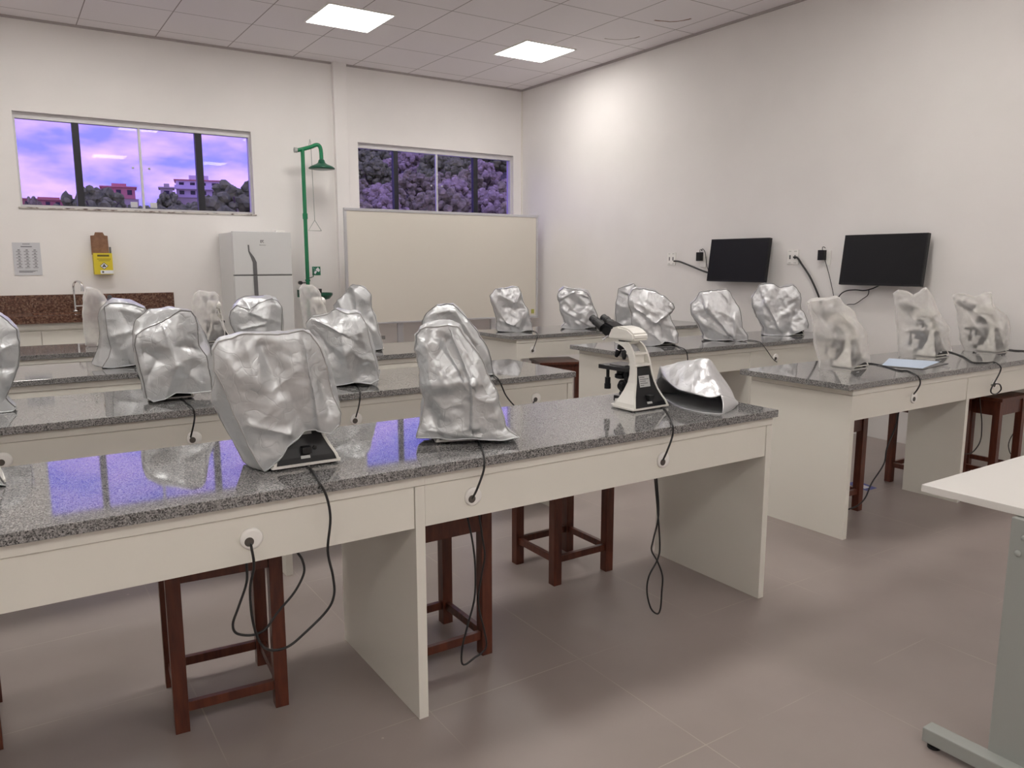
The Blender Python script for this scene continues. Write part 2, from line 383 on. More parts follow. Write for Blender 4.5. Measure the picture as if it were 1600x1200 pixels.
# measured outlines (metres, in each cover's own frame) and cable runs
COVERS = {
 'A':{"loc":[0.647,2.199,0.82],"rot":-0.146,"f":{"L":[[-0.047,0.0,0.002],[-0.092,0.0,0.076],[-0.123,0.0,0.176],[-0.149,0.0,0.263],[-0.165,0.0,0.305],[-0.167,0.0,0.359]],"T":[[-0.167,0.0,0.359],[-0.154,0.0,0.383],[-0.135,0.0,0.391],[-0.091,0.0,0.4],[-0.022,0.0,0.401],[0.034,0.0,0.399],[0.077,0.0,0.406],[0.096,0.0,0.394]],"R":[[0.17,-0.0,0.12],[0.177,-0.0,0.156],[0.169,0.0,0.182],[0.156,-0.0,0.243],[0.144,-0.0,0.297],[0.126,-0.0,0.35],[0.096,0.0,0.394]],"B":[[-0.047,0.0,0.002],[-0.024,0.0,0.018],[0.002,0.0,0.042],[0.019,0.0,0.067],[0.046,-0.0,0.085],[0.072,0.0,0.106],[0.104,0.0,0.112],[0.124,-0.0,0.101],[0.146,0.0,0.095],[0.17,-0.0,0.12]]},"r":{"L":[[-0.089,0.128,0.004],[-0.152,0.102,0.143],[-0.172,0.093,0.199],[-0.165,0.096,0.271],[-0.155,0.1,0.34]],"T":[[-0.155,0.1,0.34],[-0.137,0.108,0.376],[-0.072,0.135,0.382],[0.045,0.184,0.373],[0.124,0.217,0.375]],"R":[[0.215,0.255,0.086],[0.213,0.254,0.162],[0.19,0.244,0.26],[0.124,0.217,0.375]],"B":[[-0.089,0.128,0.004],[0.008,0.168,0.029],[0.116,0.213,0.075],[0.215,0.255,0.086]]},"folds":[[0.071,0.395,0.11,0.118,0.016,0.014,1],[-0.003,0.329,0.074,0.107,0.025,-0.012,0],[-0.082,0.378,-0.062,0.259,0.017,0.01,0],[-0.04,0.367,0.003,0.236,0.016,-0.012,0],[0.124,0.35,0.145,0.169,0.015,-0.01,0],[-0.09,0.147,0.026,0.106,0.01,0.008,0],[-0.016,0.237,0.049,0.289,0.014,0.008,0],[-0.137,0.336,-0.106,0.28,0.016,0.008,0]]},
 'B':{"loc":[1.242,2.19,0.82],"rot":-0.516,"f":{"L":[[-0.147,0.0,0.026],[-0.143,0.0,0.048],[-0.129,-0.0,0.11],[-0.12,0.0,0.159],[-0.139,0.0,0.248],[-0.156,0.0,0.315],[-0.151,0.0,0.37]],"T":[[-0.151,0.0,0.37],[-0.136,0.0,0.39],[-0.112,-0.0,0.398],[-0.079,0.0,0.4],[-0.037,-0.0,0.4],[-0.004,0.0,0.387]],"R":[[0.196,0.0,0.023],[0.164,0.0,0.048],[0.153,0.0,0.091],[0.128,0.0,0.152],[0.103,0.0,0.208],[0.07,-0.0,0.263],[0.045,0.0,0.306],[0.02,0.0,0.348],[-0.004,0.0,0.387]],"B":[[-0.147,0.0,0.026],[-0.105,-0.0,0.026],[-0.042,0.0,0.02],[0.043,0.0,0.023],[0.096,0.0,0.016],[0.138,0.0,0.015],[0.196,0.0,0.023]]},"r":{"L":[[-0.127,0.166,0.021],[-0.124,0.166,0.043],[-0.112,0.168,0.103],[-0.104,0.168,0.151],[-0.121,0.167,0.238],[-0.135,0.165,0.303],[-0.131,0.165,0.357]],"T":[[-0.131,0.165,0.357],[-0.118,0.167,0.376],[-0.097,0.169,0.384],[-0.069,0.172,0.386],[-0.033,0.176,0.386],[-0.004,0.18,0.373]],"R":[[0.168,0.199,0.018],[0.14,0.196,0.043],[0.131,0.195,0.085],[0.109,0.192,0.144],[0.088,0.19,0.199],[0.059,0.187,0.252],[0.038,0.184,0.294],[0.016,0.182,0.335],[-0.004,0.18,0.373]],"B":[[-0.127,0.166,0.021],[-0.091,0.17,0.021],[-0.037,0.176,0.015],[0.036,0.184,0.018],[0.082,0.189,0.012],[0.118,0.193,0.011],[0.168,0.199,0.018]]},"folds":[[-0.025,0.363,0.038,0.213,0.01,0.022,1],[0.038,0.213,0.039,0.065,0.01,0.014,1],[-0.134,0.202,0.038,0.217,0.013,0.01,0],[-0.113,0.332,-0.04,0.205,0.019,0.012,0],[-0.059,0.359,0.006,0.226,0.021,-0.016,0],[-0.013,0.383,0.076,0.204,0.025,0.014,0],[-0.109,0.052,0.064,0.027,0.01,0.008,0],[0.076,0.204,0.149,0.052,0.025,0.008,0],[-0.08,0.29,-0.038,0.352,0.016,-0.01,0],[-0.108,0.12,-0.074,0.038,0.017,-0.012,0]]},
 'C':{"loc":[2.002,3.559,0.82],"rot":-0.512,"f":{"L":[[-0.203,0.0,0.002],[-0.184,0.0,0.131],[-0.175,0.0,0.233],[-0.177,0.0,0.293],[-0.164,-0.0,0.316]],"T":[[-0.164,-0.0,0.316],[-0.14,-0.0,0.343],[-0.106,-0.0,0.38],[-0.063,0.0,0.383],[-0.019,0.0,0.383],[0.007,0.0,0.359]],"R":[[0.191,-0.0,0.008],[0.174,0.0,0.088],[0.147,0.0,0.163],[0.113,-0.0,0.204],[0.1,-0.0,0.238],[0.054,-0.0,0.299],[0.007,0.0,0.359]],"B":[[-0.203,0.0,0.002],[-0.051,-0.0,0.002],[0.191,-0.0,0.008]]},"r":{"L":[[-0.176,0.16,0.002],[-0.16,0.162,0.124],[-0.152,0.163,0.223],[-0.154,0.163,0.282],[-0.142,0.164,0.304]],"T":[[-0.142,0.164,0.304],[-0.122,0.166,0.33],[-0.093,0.17,0.366],[-0.056,0.174,0.369],[-0.018,0.178,0.369],[0.005,0.181,0.346]],"R":[[0.163,0.198,0.004],[0.148,0.196,0.082],[0.125,0.194,0.155],[0.096,0.191,0.195],[0.085,0.189,0.228],[0.045,0.185,0.288],[0.005,0.181,0.346]],"B":[[-0.176,0.16,0.002],[-0.045,0.175,0.002],[0.163,0.198,0.004]]},"folds":[[-0.147,0.333,-0.006,0.359,0.01,0.01,0],[-0.006,0.349,0.086,0.197,0.013,0.012,0]]},
 'D':{"loc":[0.591,3.556,0.82],"rot":-0.06,"f":{"L":[[-0.099,0.0,0.028],[-0.108,-0.0,0.117],[-0.122,0.0,0.191],[-0.13,-0.0,0.254],[-0.122,-0.0,0.297]],"T":[[-0.122,-0.0,0.297],[-0.091,-0.0,0.325],[-0.066,-0.0,0.34],[-0.025,0.0,0.352],[0.01,0.0,0.364],[0.055,-0.0,0.393],[0.096,-0.0,0.389]],"R":[[0.162,0.0,0.037],[0.16,-0.0,0.097],[0.154,0.0,0.14],[0.149,0.0,0.194],[0.123,0.0,0.238],[0.122,0.0,0.319],[0.112,0.0,0.366],[0.096,-0.0,0.389]],"B":[[-0.099,0.0,0.028],[-0.075,0.0,0.01],[-0.032,-0.0,0.02],[0.015,-0.0,0.041],[0.077,-0.0,0.033],[0.162,0.0,0.037]]},"r":{"L":[[-0.099,0.123,0.021],[-0.103,0.121,0.107],[-0.119,0.117,0.17],[-0.129,0.114,0.249],[-0.128,0.114,0.299]],"T":[[-0.128,0.114,0.299],[-0.112,0.119,0.353],[-0.06,0.133,0.394],[0.006,0.152,0.403],[0.079,0.172,0.388]],"R":[[0.2,0.206,0.037],[0.205,0.207,0.13],[0.199,0.205,0.214],[0.184,0.201,0.266],[0.159,0.194,0.323],[0.139,0.188,0.362],[0.079,0.172,0.388]],"B":[[-0.099,0.123,0.021],[0.047,0.163,0.02],[0.2,0.206,0.037]]},"folds":[[-0.026,0.349,0.025,0.163,0.015,0.012,0],[0.025,0.163,-0.029,0.022,0.018,0.014,0],[0.015,0.246,0.122,0.227,0.016,-0.008,0],[-0.091,0.225,-0.046,0.195,0.022,-0.02,0],[0.086,0.145,0.029,0.051,0.026,-0.014,0],[-0.051,0.182,-0.105,0.089,0.017,-0.012,0],[0.057,0.382,0.066,0.244,0.018,-0.008,0]]},
 'E':{"loc":[1.396,3.524,0.82],"rot":-0.447,"f":{"L":[[-0.091,0.0,0.005],[-0.111,0.0,0.112],[-0.146,0.0,0.217],[-0.201,0.0,0.276],[-0.205,0.0,0.312]],"T":[[-0.205,0.0,0.312],[-0.177,0.0,0.343],[-0.135,0.0,0.354],[-0.093,0.0,0.36],[-0.066,0.0,0.381],[-0.033,0.0,0.372],[-0.007,-0.0,0.365],[0.035,-0.0,0.362],[0.05,0.0,0.353]],"R":[[0.129,0.0,0.035],[0.125,-0.0,0.092],[0.114,0.0,0.133],[0.103,0.0,0.186],[0.078,-0.0,0.257],[0.064,0.0,0.31],[0.05,0.0,0.353]],"B":[[-0.091,0.0,0.005],[-0.06,-0.0,0.011],[0.016,0.0,0.025],[0.089,0.0,0.014],[0.129,0.0,0.035]]},"r":{"L":[[-0.079,0.171,0.002],[-0.097,0.169,0.105],[-0.127,0.166,0.208],[-0.174,0.161,0.265],[-0.177,0.16,0.3]],"T":[[-0.177,0.16,0.3],[-0.153,0.163,0.33],[-0.117,0.167,0.341],[-0.081,0.171,0.347],[-0.058,0.174,0.367],[-0.029,0.177,0.359],[-0.007,0.179,0.352],[0.029,0.183,0.349],[0.042,0.185,0.34]],"R":[[0.11,0.192,0.03],[0.106,0.192,0.086],[0.097,0.191,0.126],[0.088,0.19,0.177],[0.066,0.187,0.247],[0.054,0.186,0.298],[0.042,0.185,0.34]],"B":[[-0.079,0.171,0.002],[-0.053,0.174,0.007],[0.013,0.181,0.02],[0.075,0.188,0.01],[0.11,0.192,0.03]]},"folds":[[-0.178,0.336,-0.043,0.265,0.018,0.016,1],[-0.043,0.265,-0.005,0.032,0.021,0.014,0],[-0.066,0.378,-0.036,0.28,0.021,-0.01,0],[-0.143,0.235,-0.056,0.142,0.024,-0.012,0],[0.04,0.325,0.08,0.139,0.024,0.01,0],[0.079,0.108,0.032,0.046,0.019,-0.01,0]]},
 'F':{"loc":[0.526,4.921,0.82],"rot":-0.002,"f":{"L":[[-0.065,0.0,0.008],[-0.028,-0.0,0.065],[-0.016,0.0,0.115],[-0.026,0.0,0.181],[-0.033,0.0,0.29],[-0.039,0.0,0.355]],"T":[[-0.039,0.0,0.355],[-0.006,0.0,0.372],[0.059,-0.0,0.367],[0.124,-0.0,0.35],[0.173,0.0,0.33]],"R":[[0.155,0.0,0.019],[0.181,0.0,0.099],[0.192,0.0,0.211],[0.173,0.0,0.33]],"B":[[-0.065,0.0,0.008],[-0.017,0.0,0.002],[0.05,0.0,0.007],[0.155,0.0,0.019]]},"r":{"L":[[-0.112,0.103,0.023],[-0.096,0.108,0.054],[-0.065,0.118,0.107],[-0.054,0.122,0.169],[-0.056,0.121,0.28]],"T":[[-0.056,0.121,0.28],[-0.038,0.127,0.338],[-0.009,0.137,0.359],[0.028,0.149,0.391],[0.123,0.181,0.38],[0.2,0.207,0.335]],"R":[[0.207,0.209,0.012],[0.233,0.218,0.174],[0.2,0.207,0.335]],"B":[[-0.112,0.103,0.023],[0.053,0.158,0.02],[0.207,0.209,0.012]]},"folds":[[-0.033,0.359,0.162,0.312,0.013,0.01,0],[0.041,0.346,0.097,0.197,0.02,-0.01,0],[-0.019,0.185,0.097,0.204,0.013,0.008,0],[0.064,0.199,0.069,0.032,0.016,0.008,0]]},
 'G':{"loc":[1.388,5.092,0.82],"rot":-0.266,"f":{"L":[[-0.098,-0.0,0.012],[-0.124,0.0,0.117],[-0.158,0.0,0.2],[-0.167,-0.0,0.249],[-0.157,-0.0,0.29],[-0.121,0.0,0.322]],"T":[[-0.121,0.0,0.322],[-0.068,0.0,0.3],[-0.041,0.0,0.296],[0.012,-0.0,0.34],[0.097,-0.0,0.372],[0.132,0.0,0.351]],"R":[[0.124,0.0,0.008],[0.144,0.0,0.1],[0.154,-0.0,0.226],[0.154,-0.0,0.309],[0.132,0.0,0.351]],"B":[[-0.098,-0.0,0.012],[0.0,0.0,0.002],[0.124,0.0,0.008]]},"r":{"L":[[-0.108,0.148,0.009],[-0.141,0.144,0.138],[-0.169,0.141,0.223],[-0.148,0.144,0.315]],"T":[[-0.148,0.144,0.315],[-0.115,0.147,0.347],[-0.066,0.153,0.372],[0.044,0.165,0.382],[0.104,0.172,0.36]],"R":[[0.137,0.175,0.002],[0.163,0.178,0.213],[0.151,0.177,0.299],[0.104,0.172,0.36]],"B":[[-0.108,0.148,0.009],[0.137,0.175,0.002]]},"folds":[[-0.114,0.314,0.039,0.236,0.016,0.012,1],[0.097,0.368,0.047,0.145,0.019,0.01,0],[-0.098,0.17,0.049,0.203,0.012,0.01,1]]},
 'J':{"loc":[2.067,4.908,0.82],"rot":-0.399,"f":{"L":[[-0.162,0.0,0.002],[-0.196,0.0,0.108],[-0.226,0.0,0.216],[-0.226,0.0,0.318]],"T":[[-0.226,0.0,0.318],[-0.174,0.0,0.373],[-0.131,0.0,0.42],[-0.088,0.0,0.458]],"R":[[0.099,-0.0,0.015],[0.1,0.0,0.055],[0.076,-0.0,0.125],[0.053,-0.0,0.234],[0.037,0.0,0.273],[0.028,0.0,0.38],[-0.005,0.0,0.419],[-0.051,0.0,0.445],[-0.088,0.0,0.458]],"B":[[-0.162,0.0,0.002],[-0.021,0.0,0.002],[0.047,-0.0,0.008],[0.099,-0.0,0.015]]},"r":{"L":[[-0.145,0.144,0.002],[-0.175,0.141,0.101],[-0.2,0.138,0.207],[-0.2,0.138,0.306]],"T":[[-0.2,0.138,0.306],[-0.156,0.143,0.36],[-0.119,0.147,0.405],[-0.082,0.151,0.443]],"R":[[0.079,0.169,0.011],[0.08,0.169,0.05],[0.059,0.167,0.118],[0.04,0.164,0.224],[0.026,0.163,0.262],[0.018,0.162,0.366],[-0.01,0.159,0.405],[-0.05,0.154,0.43],[-0.082,0.151,0.443]],"B":[[-0.145,0.144,0.002],[-0.024,0.157,0.002],[0.034,0.164,0.004],[0.079,0.169,0.011]]},"folds":[[-0.088,0.453,-0.066,0.214,0.021,0.014,1],[-0.115,0.407,-0.098,0.279,0.021,-0.012,0],[0.101,0.081,0.005,0.191,0.021,0.012,1]]},
 'K':{"loc":[-0.097,3.686,0.82],"rot":0.026,"f":{"L":[[-0.107,-0.0,0.007],[-0.119,-0.0,0.134],[-0.109,-0.0,0.283],[-0.071,-0.0,0.354]],"T":[[-0.071,-0.0,0.354],[-0.007,-0.0,0.389],[0.056,-0.0,0.396],[0.102,-0.0,0.39],[0.126,-0.0,0.368]],"R":[[0.12,-0.0,0.016],[0.1,0.0,0.041],[0.089,-0.0,0.061],[0.111,-0.0,0.119],[0.138,-0.0,0.182],[0.149,-0.0,0.233],[0.155,-0.0,0.285],[0.153,-0.0,0.331],[0.126,-0.0,0.368]],"B":[[-0.107,-0.0,0.007],[-0.021,-0.0,0.002],[0.064,-0.0,0.002],[0.107,-0.0,0.002],[0.12,-0.0,0.016]]},"r":{"L":[[-0.084,0.171,0.003],[-0.094,0.17,0.127],[-0.086,0.17,0.272],[-0.053,0.174,0.341]],"T":[[-0.053,0.174,0.341],[0.002,0.18,0.375],[0.056,0.186,0.382],[0.096,0.191,0.376],[0.116,0.193,0.355]],"R":[[0.111,0.192,0.012],[0.094,0.19,0.036],[0.084,0.189,0.055],[0.103,0.191,0.112],[0.127,0.194,0.173],[0.136,0.195,0.223],[0.141,0.196,0.274],[0.139,0.195,0.319],[0.116,0.193,0.355]],"B":[[-0.084,0.171,0.003],[-0.01,0.179,0.002],[0.063,0.187,0.002],[0.1,0.191,0.002],[0.111,0.192,0.012]]},"folds":[[0.075,0.373,0.091,0.115,0.017,0.014,1],[0.086,0.258,0.148,0.28,0.009,0.01,0],[0.069,0.182,0.138,0.177,0.01,-0.014,0]]},
 'L':{"loc":[-0.123,2.427,0.82],"rot":0.19,"f":{"L":[[-0.119,0.0,0.004],[-0.143,0.0,0.148],[-0.137,0.0,0.275],[-0.112,-0.0,0.336]],"T":[[-0.112,-0.0,0.336],[-0.072,0.0,0.364],[0.007,-0.0,0.373],[0.046,0.0,0.353]],"R":[[0.1,-0.0,0.002],[0.089,0.0,0.034],[0.076,-0.0,0.093],[0.073,0.0,0.215],[0.068,-0.0,0.284],[0.046,0.0,0.353]],"B":[[-0.119,0.0,0.004],[-0.054,0.0,0.002],[0.014,-0.0,0.002],[0.072,-0.0,0.013],[0.1,-0.0,0.002]]},"r":{"L":[[-0.103,0.165,0.002],[-0.124,0.161,0.14],[-0.119,0.162,0.264],[-0.097,0.166,0.324]],"T":[[-0.097,0.166,0.324],[-0.063,0.173,0.351],[0.005,0.186,0.36],[0.039,0.193,0.34]],"R":[[0.085,0.202,0.002],[0.076,0.2,0.029],[0.065,0.198,0.087],[0.062,0.197,0.206],[0.058,0.196,0.273],[0.039,0.193,0.34]],"B":[[-0.103,0.165,0.002],[-0.047,0.176,0.002],[0.011,0.187,0.002],[0.061,0.197,0.009],[0.085,0.202,0.002]]},"folds":[]},
 'M':{"loc":[3.687,5.589,0.82],"rot":-0.513,"f":{"L":[[-0.127,0.0,0.012],[-0.138,0.0,0.04],[-0.127,0.0,0.122],[-0.16,0.0,0.194],[-0.187,0.0,0.265],[-0.193,0.0,0.314]],"T":[[-0.193,0.0,0.314],[-0.154,-0.0,0.353],[-0.077,0.0,0.38],[-0.0,0.0,0.396],[0.06,0.0,0.39],[0.083,0.0,0.352]],"R":[[0.183,-0.0,0.016],[0.178,0.0,0.077],[0.155,0.0,0.115],[0.138,0.0,0.204],[0.105,0.0,0.264],[0.094,0.0,0.314],[0.083,0.0,0.352]],"B":[[-0.127,0.0,0.012],[0.0,0.0,0.002],[0.067,-0.0,0.002],[0.15,-0.0,0.016],[0.183,-0.0,0.016]]},"r":{"L":[[-0.109,0.226,0.008],[-0.119,0.227,0.035],[-0.109,0.226,0.115],[-0.138,0.228,0.185],[-0.161,0.229,0.254],[-0.166,0.229,0.302]],"T":[[-0.166,0.229,0.302],[-0.132,0.227,0.34],[-0.066,0.224,0.366],[0.0,0.22,0.382],[0.052,0.217,0.376],[0.071,0.216,0.339]],"R":[[0.157,0.211,0.012],[0.153,0.211,0.071],[0.133,0.213,0.108],[0.119,0.213,0.195],[0.09,0.215,0.253],[0.081,0.216,0.302],[0.071,0.216,0.339]],"B":[[-0.109,0.226,0.008],[0.0,0.22,0.002],[0.058,0.217,0.002],[0.129,0.213,0.012],[0.157,0.211,0.012]]},"folds":[[-0.176,0.271,-0.039,0.061,0.022,0.014,1],[-0.154,0.353,0.028,0.254,0.016,0.012,0],[0.083,0.347,0.022,0.254,0.016,0.012,1],[0.138,0.198,-0.0,0.039,0.022,0.012,0],[-0.055,0.216,0.133,0.193,0.016,-0.01,0],[-0.122,0.106,0.055,0.038,0.017,0.012,1]]},
 'N':{"loc":[4.376,5.525,0.82],"rot":-0.6,"f":{"L":[[-0.163,-0.0,0.017],[-0.122,-0.0,0.052],[-0.14,0.0,0.11],[-0.176,-0.0,0.173],[-0.17,0.0,0.231],[-0.194,-0.0,0.289]],"T":[[-0.194,-0.0,0.289],[-0.183,0.0,0.334],[-0.143,-0.0,0.374],[-0.034,-0.0,0.363],[0.076,-0.0,0.335],[0.1,-0.0,0.289]],"R":[[0.179,-0.0,0.018],[0.149,-0.0,0.122],[0.124,-0.0,0.197],[0.1,-0.0,0.289]],"B":[[-0.163,-0.0,0.017],[-0.116,0.0,0.002],[0.041,0.0,0.002],[0.116,0.0,0.023],[0.179,-0.0,0.018]]},"r":{"L":[[-0.146,0.228,0.013],[-0.111,0.226,0.047],[-0.126,0.227,0.103],[-0.157,0.229,0.165],[-0.152,0.228,0.221],[-0.173,0.23,0.278]],"T":[[-0.173,0.23,0.278],[-0.163,0.229,0.322],[-0.129,0.227,0.361],[-0.035,0.222,0.35],[0.06,0.217,0.323],[0.08,0.216,0.278]],"R":[[0.148,0.212,0.014],[0.122,0.213,0.115],[0.101,0.214,0.188],[0.08,0.216,0.278]],"B":[[-0.146,0.228,0.013],[-0.106,0.226,0.002],[0.029,0.218,0.002],[0.094,0.215,0.018],[0.148,0.212,0.014]]},"folds":[[-0.182,0.266,-0.045,0.335,0.017,0.016,1],[-0.045,0.335,0.111,0.277,0.017,0.01,0],[-0.147,0.168,0.075,0.035,0.018,0.012,1],[-0.031,0.191,0.072,0.208,0.017,-0.012,0],[0.112,0.254,-0.013,0.139,0.023,0.012,0]]},
 'O':{"loc":[4.98,5.556,0.82],"rot":-0.661,"f":{"L":[[-0.109,0.0,0.024],[-0.111,0.0,0.115],[-0.107,0.0,0.218],[-0.097,0.0,0.297],[-0.086,0.0,0.351]],"T":[[-0.086,0.0,0.351],[-0.015,0.0,0.375],[0.051,0.0,0.393],[0.082,0.0,0.357]],"R":[[0.157,0.0,0.013],[0.148,0.0,0.116],[0.127,0.0,0.237],[0.082,0.0,0.357]],"B":[[-0.109,0.0,0.024],[-0.049,-0.0,0.006],[0.048,0.0,0.006],[0.157,0.0,0.013]]},"r":{"L":[[-0.094,0.225,0.019],[-0.095,0.225,0.108],[-0.092,0.225,0.209],[-0.083,0.225,0.286],[-0.074,0.224,0.338]],"T":[[-0.074,0.224,0.338],[-0.013,0.221,0.362],[0.044,0.218,0.379],[0.071,0.216,0.344]],"R":[[0.135,0.212,0.009],[0.127,0.213,0.109],[0.109,0.214,0.227],[0.071,0.216,0.344]],"B":[[-0.094,0.225,0.019],[-0.042,0.222,0.002],[0.041,0.218,0.002],[0.135,0.212,0.009]]},"folds":[[-0.086,0.345,0.054,0.267,0.018,0.012,1]]},
 'P':{"loc":[3.911,4.084,0.82],"rot":-0.694,"f":{"L":[[-0.078,-0.0,0.008],[-0.116,-0.0,0.096],[-0.145,-0.0,0.16],[-0.152,0.0,0.229],[-0.176,-0.0,0.307],[-0.177,-0.0,0.353]],"T":[[-0.177,-0.0,0.353],[-0.156,0.0,0.403],[-0.124,0.0,0.417],[-0.079,-0.0,0.412],[-0.006,0.0,0.385],[0.053,-0.0,0.354],[0.099,0.0,0.327],[0.127,0.0,0.3]],"R":[[0.172,-0.0,0.025],[0.174,0.0,0.085],[0.154,0.0,0.135],[0.126,-0.0,0.19],[0.111,-0.0,0.227],[0.137,0.0,0.272],[0.127,0.0,0.3]],"B":[[-0.078,-0.0,0.008],[-0.018,0.0,0.002],[0.05,-0.0,0.01],[0.09,0.0,0.033],[0.172,-0.0,0.025]]},"r":{"L":[[-0.065,0.224,0.004],[-0.098,0.225,0.09],[-0.123,0.227,0.152],[-0.129,0.227,0.219],[-0.15,0.228,0.295],[-0.151,0.228,0.34]],"T":[[-0.151,0.228,0.34],[-0.132,0.227,0.389],[-0.105,0.226,0.403],[-0.066,0.224,0.398],[-0.003,0.22,0.371],[0.047,0.217,0.341],[0.087,0.215,0.315],[0.111,0.214,0.288]],"R":[[0.15,0.212,0.02],[0.151,0.212,0.079],[0.134,0.213,0.128],[0.11,0.214,0.181],[0.097,0.215,0.217],[0.12,0.213,0.261],[0.111,0.214,0.288]],"B":[[-0.065,0.224,0.004],[-0.014,0.221,0.002],[0.045,0.218,0.006],[0.079,0.216,0.028],[0.15,0.212,0.02]]},"folds":[[-0.153,0.28,0.013,0.166,0.018,0.02,1],[0.013,0.166,0.111,0.24,0.014,0.018,1],[-0.142,0.188,0.053,0.038,0.019,0.012,0],[0.039,0.212,0.071,0.052,0.018,0.01,0],[-0.168,0.334,0.016,0.235,0.018,0.012,0]]},
 'Q':{"loc":[4.62,4.057,0.82],"rot":-0.78,"f":{"L":[[-0.154,-0.0,0.017],[-0.15,-0.0,0.042],[-0.185,-0.0,0.1],[-0.221,-0.0,0.164],[-0.243,-0.0,0.222],[-0.25,0.0,0.281]],"T":[[-0.25,0.0,0.281],[-0.222,-0.0,0.316],[-0.186,-0.0,0.37],[-0.101,-0.0,0.38],[0.003,-0.0,0.391],[0.036,-0.0,0.371]],"R":[[0.179,-0.0,0.013],[0.173,-0.0,0.043],[0.133,-0.0,0.105],[0.12,-0.0,0.169],[0.107,-0.0,0.256],[0.076,-0.0,0.319],[0.036,-0.0,0.371]],"B":[[-0.154,-0.0,0.017],[-0.076,-0.0,0.003],[0.038,-0.0,0.011],[0.09,-0.0,0.002],[0.179,-0.0,0.013]]},"r":{"L":[[-0.137,0.228,0.013],[-0.133,0.227,0.037],[-0.163,0.229,0.093],[-0.194,0.231,0.156],[-0.213,0.232,0.212],[-0.219,0.232,0.27]],"T":[[-0.219,0.232,0.27],[-0.195,0.231,0.304],[-0.164,0.229,0.357],[-0.091,0.225,0.366],[-0.002,0.22,0.377],[0.027,0.219,0.358]],"R":[[0.15,0.212,0.009],[0.145,0.212,0.038],[0.11,0.214,0.098],[0.099,0.214,0.161],[0.088,0.215,0.246],[0.061,0.217,0.307],[0.027,0.219,0.358]],"B":[[-0.137,0.228,0.013],[-0.069,0.224,0.002],[0.029,0.218,0.007],[0.073,0.216,0.002],[0.15,0.212,0.009]]},"folds":[[-0.171,0.355,-0.139,0.258,0.014,0.012,1],[-0.139,0.258,0.045,0.055,0.019,0.024,1],[0.073,0.188,0.085,0.016,0.018,0.014,1],[-0.212,0.159,0.022,0.04,0.02,0.014,0],[-0.096,0.259,0.073,0.173,0.024,0.008,0]]},
 'R':{"loc":[5.339,4.083,0.82],"rot":-0.848,"f":{"L":[[-0.146,0.0,0.007],[-0.143,0.0,0.065],[-0.198,0.0,0.149],[-0.227,-0.0,0.227],[-0.24,-0.0,0.306]],"T":[[-0.24,-0.0,0.306],[-0.228,0.0,0.353],[-0.18,0.0,0.411],[-0.106,0.0,0.422],[-0.025,0.0,0.396],[0.072,0.0,0.413],[0.102,0.0,0.397]],"R":[[0.199,0.0,0.068],[0.202,0.0,0.094],[0.167,0.0,0.207],[0.14,0.0,0.248],[0.13,0.0,0.341],[0.102,0.0,0.397]],"B":[[-0.146,0.0,0.007],[-0.11,0.0,0.002],[-0.045,0.0,0.004],[0.065,0.0,0.002],[0.151,0.0,0.046],[0.199,0.0,0.068]]},"r":{"L":[[-0.126,0.227,0.003],[-0.123,0.227,0.059],[-0.17,0.229,0.141],[-0.195,0.231,0.217],[-0.207,0.231,0.294]],"T":[[-0.207,0.231,0.294],[-0.196,0.231,0.34],[-0.155,0.229,0.397],[-0.091,0.225,0.407],[-0.022,0.221,0.382],[0.062,0.217,0.399],[0.088,0.215,0.383]],"R":[[0.171,0.211,0.062],[0.174,0.21,0.088],[0.143,0.212,0.198],[0.12,0.213,0.238],[0.112,0.214,0.328],[0.088,0.215,0.383]],"B":[[-0.126,0.227,0.003],[-0.095,0.225,0.002],[-0.039,0.222,0.002],[0.056,0.217,0.002],[0.13,0.213,0.041],[0.171,0.211,0.062]]},"folds":[[-0.161,0.322,-0.013,0.052,0.02,0.016,1],[-0.161,0.322,-0.09,0.411,0.015,0.01,0],[-0.169,0.395,-0.155,0.312,0.015,-0.012,0],[-0.055,0.391,-0.005,0.288,0.02,-0.008,0],[0.11,0.263,0.058,0.028,0.019,-0.014,0],[-0.159,0.286,-0.123,0.05,0.02,0.01,0]]},
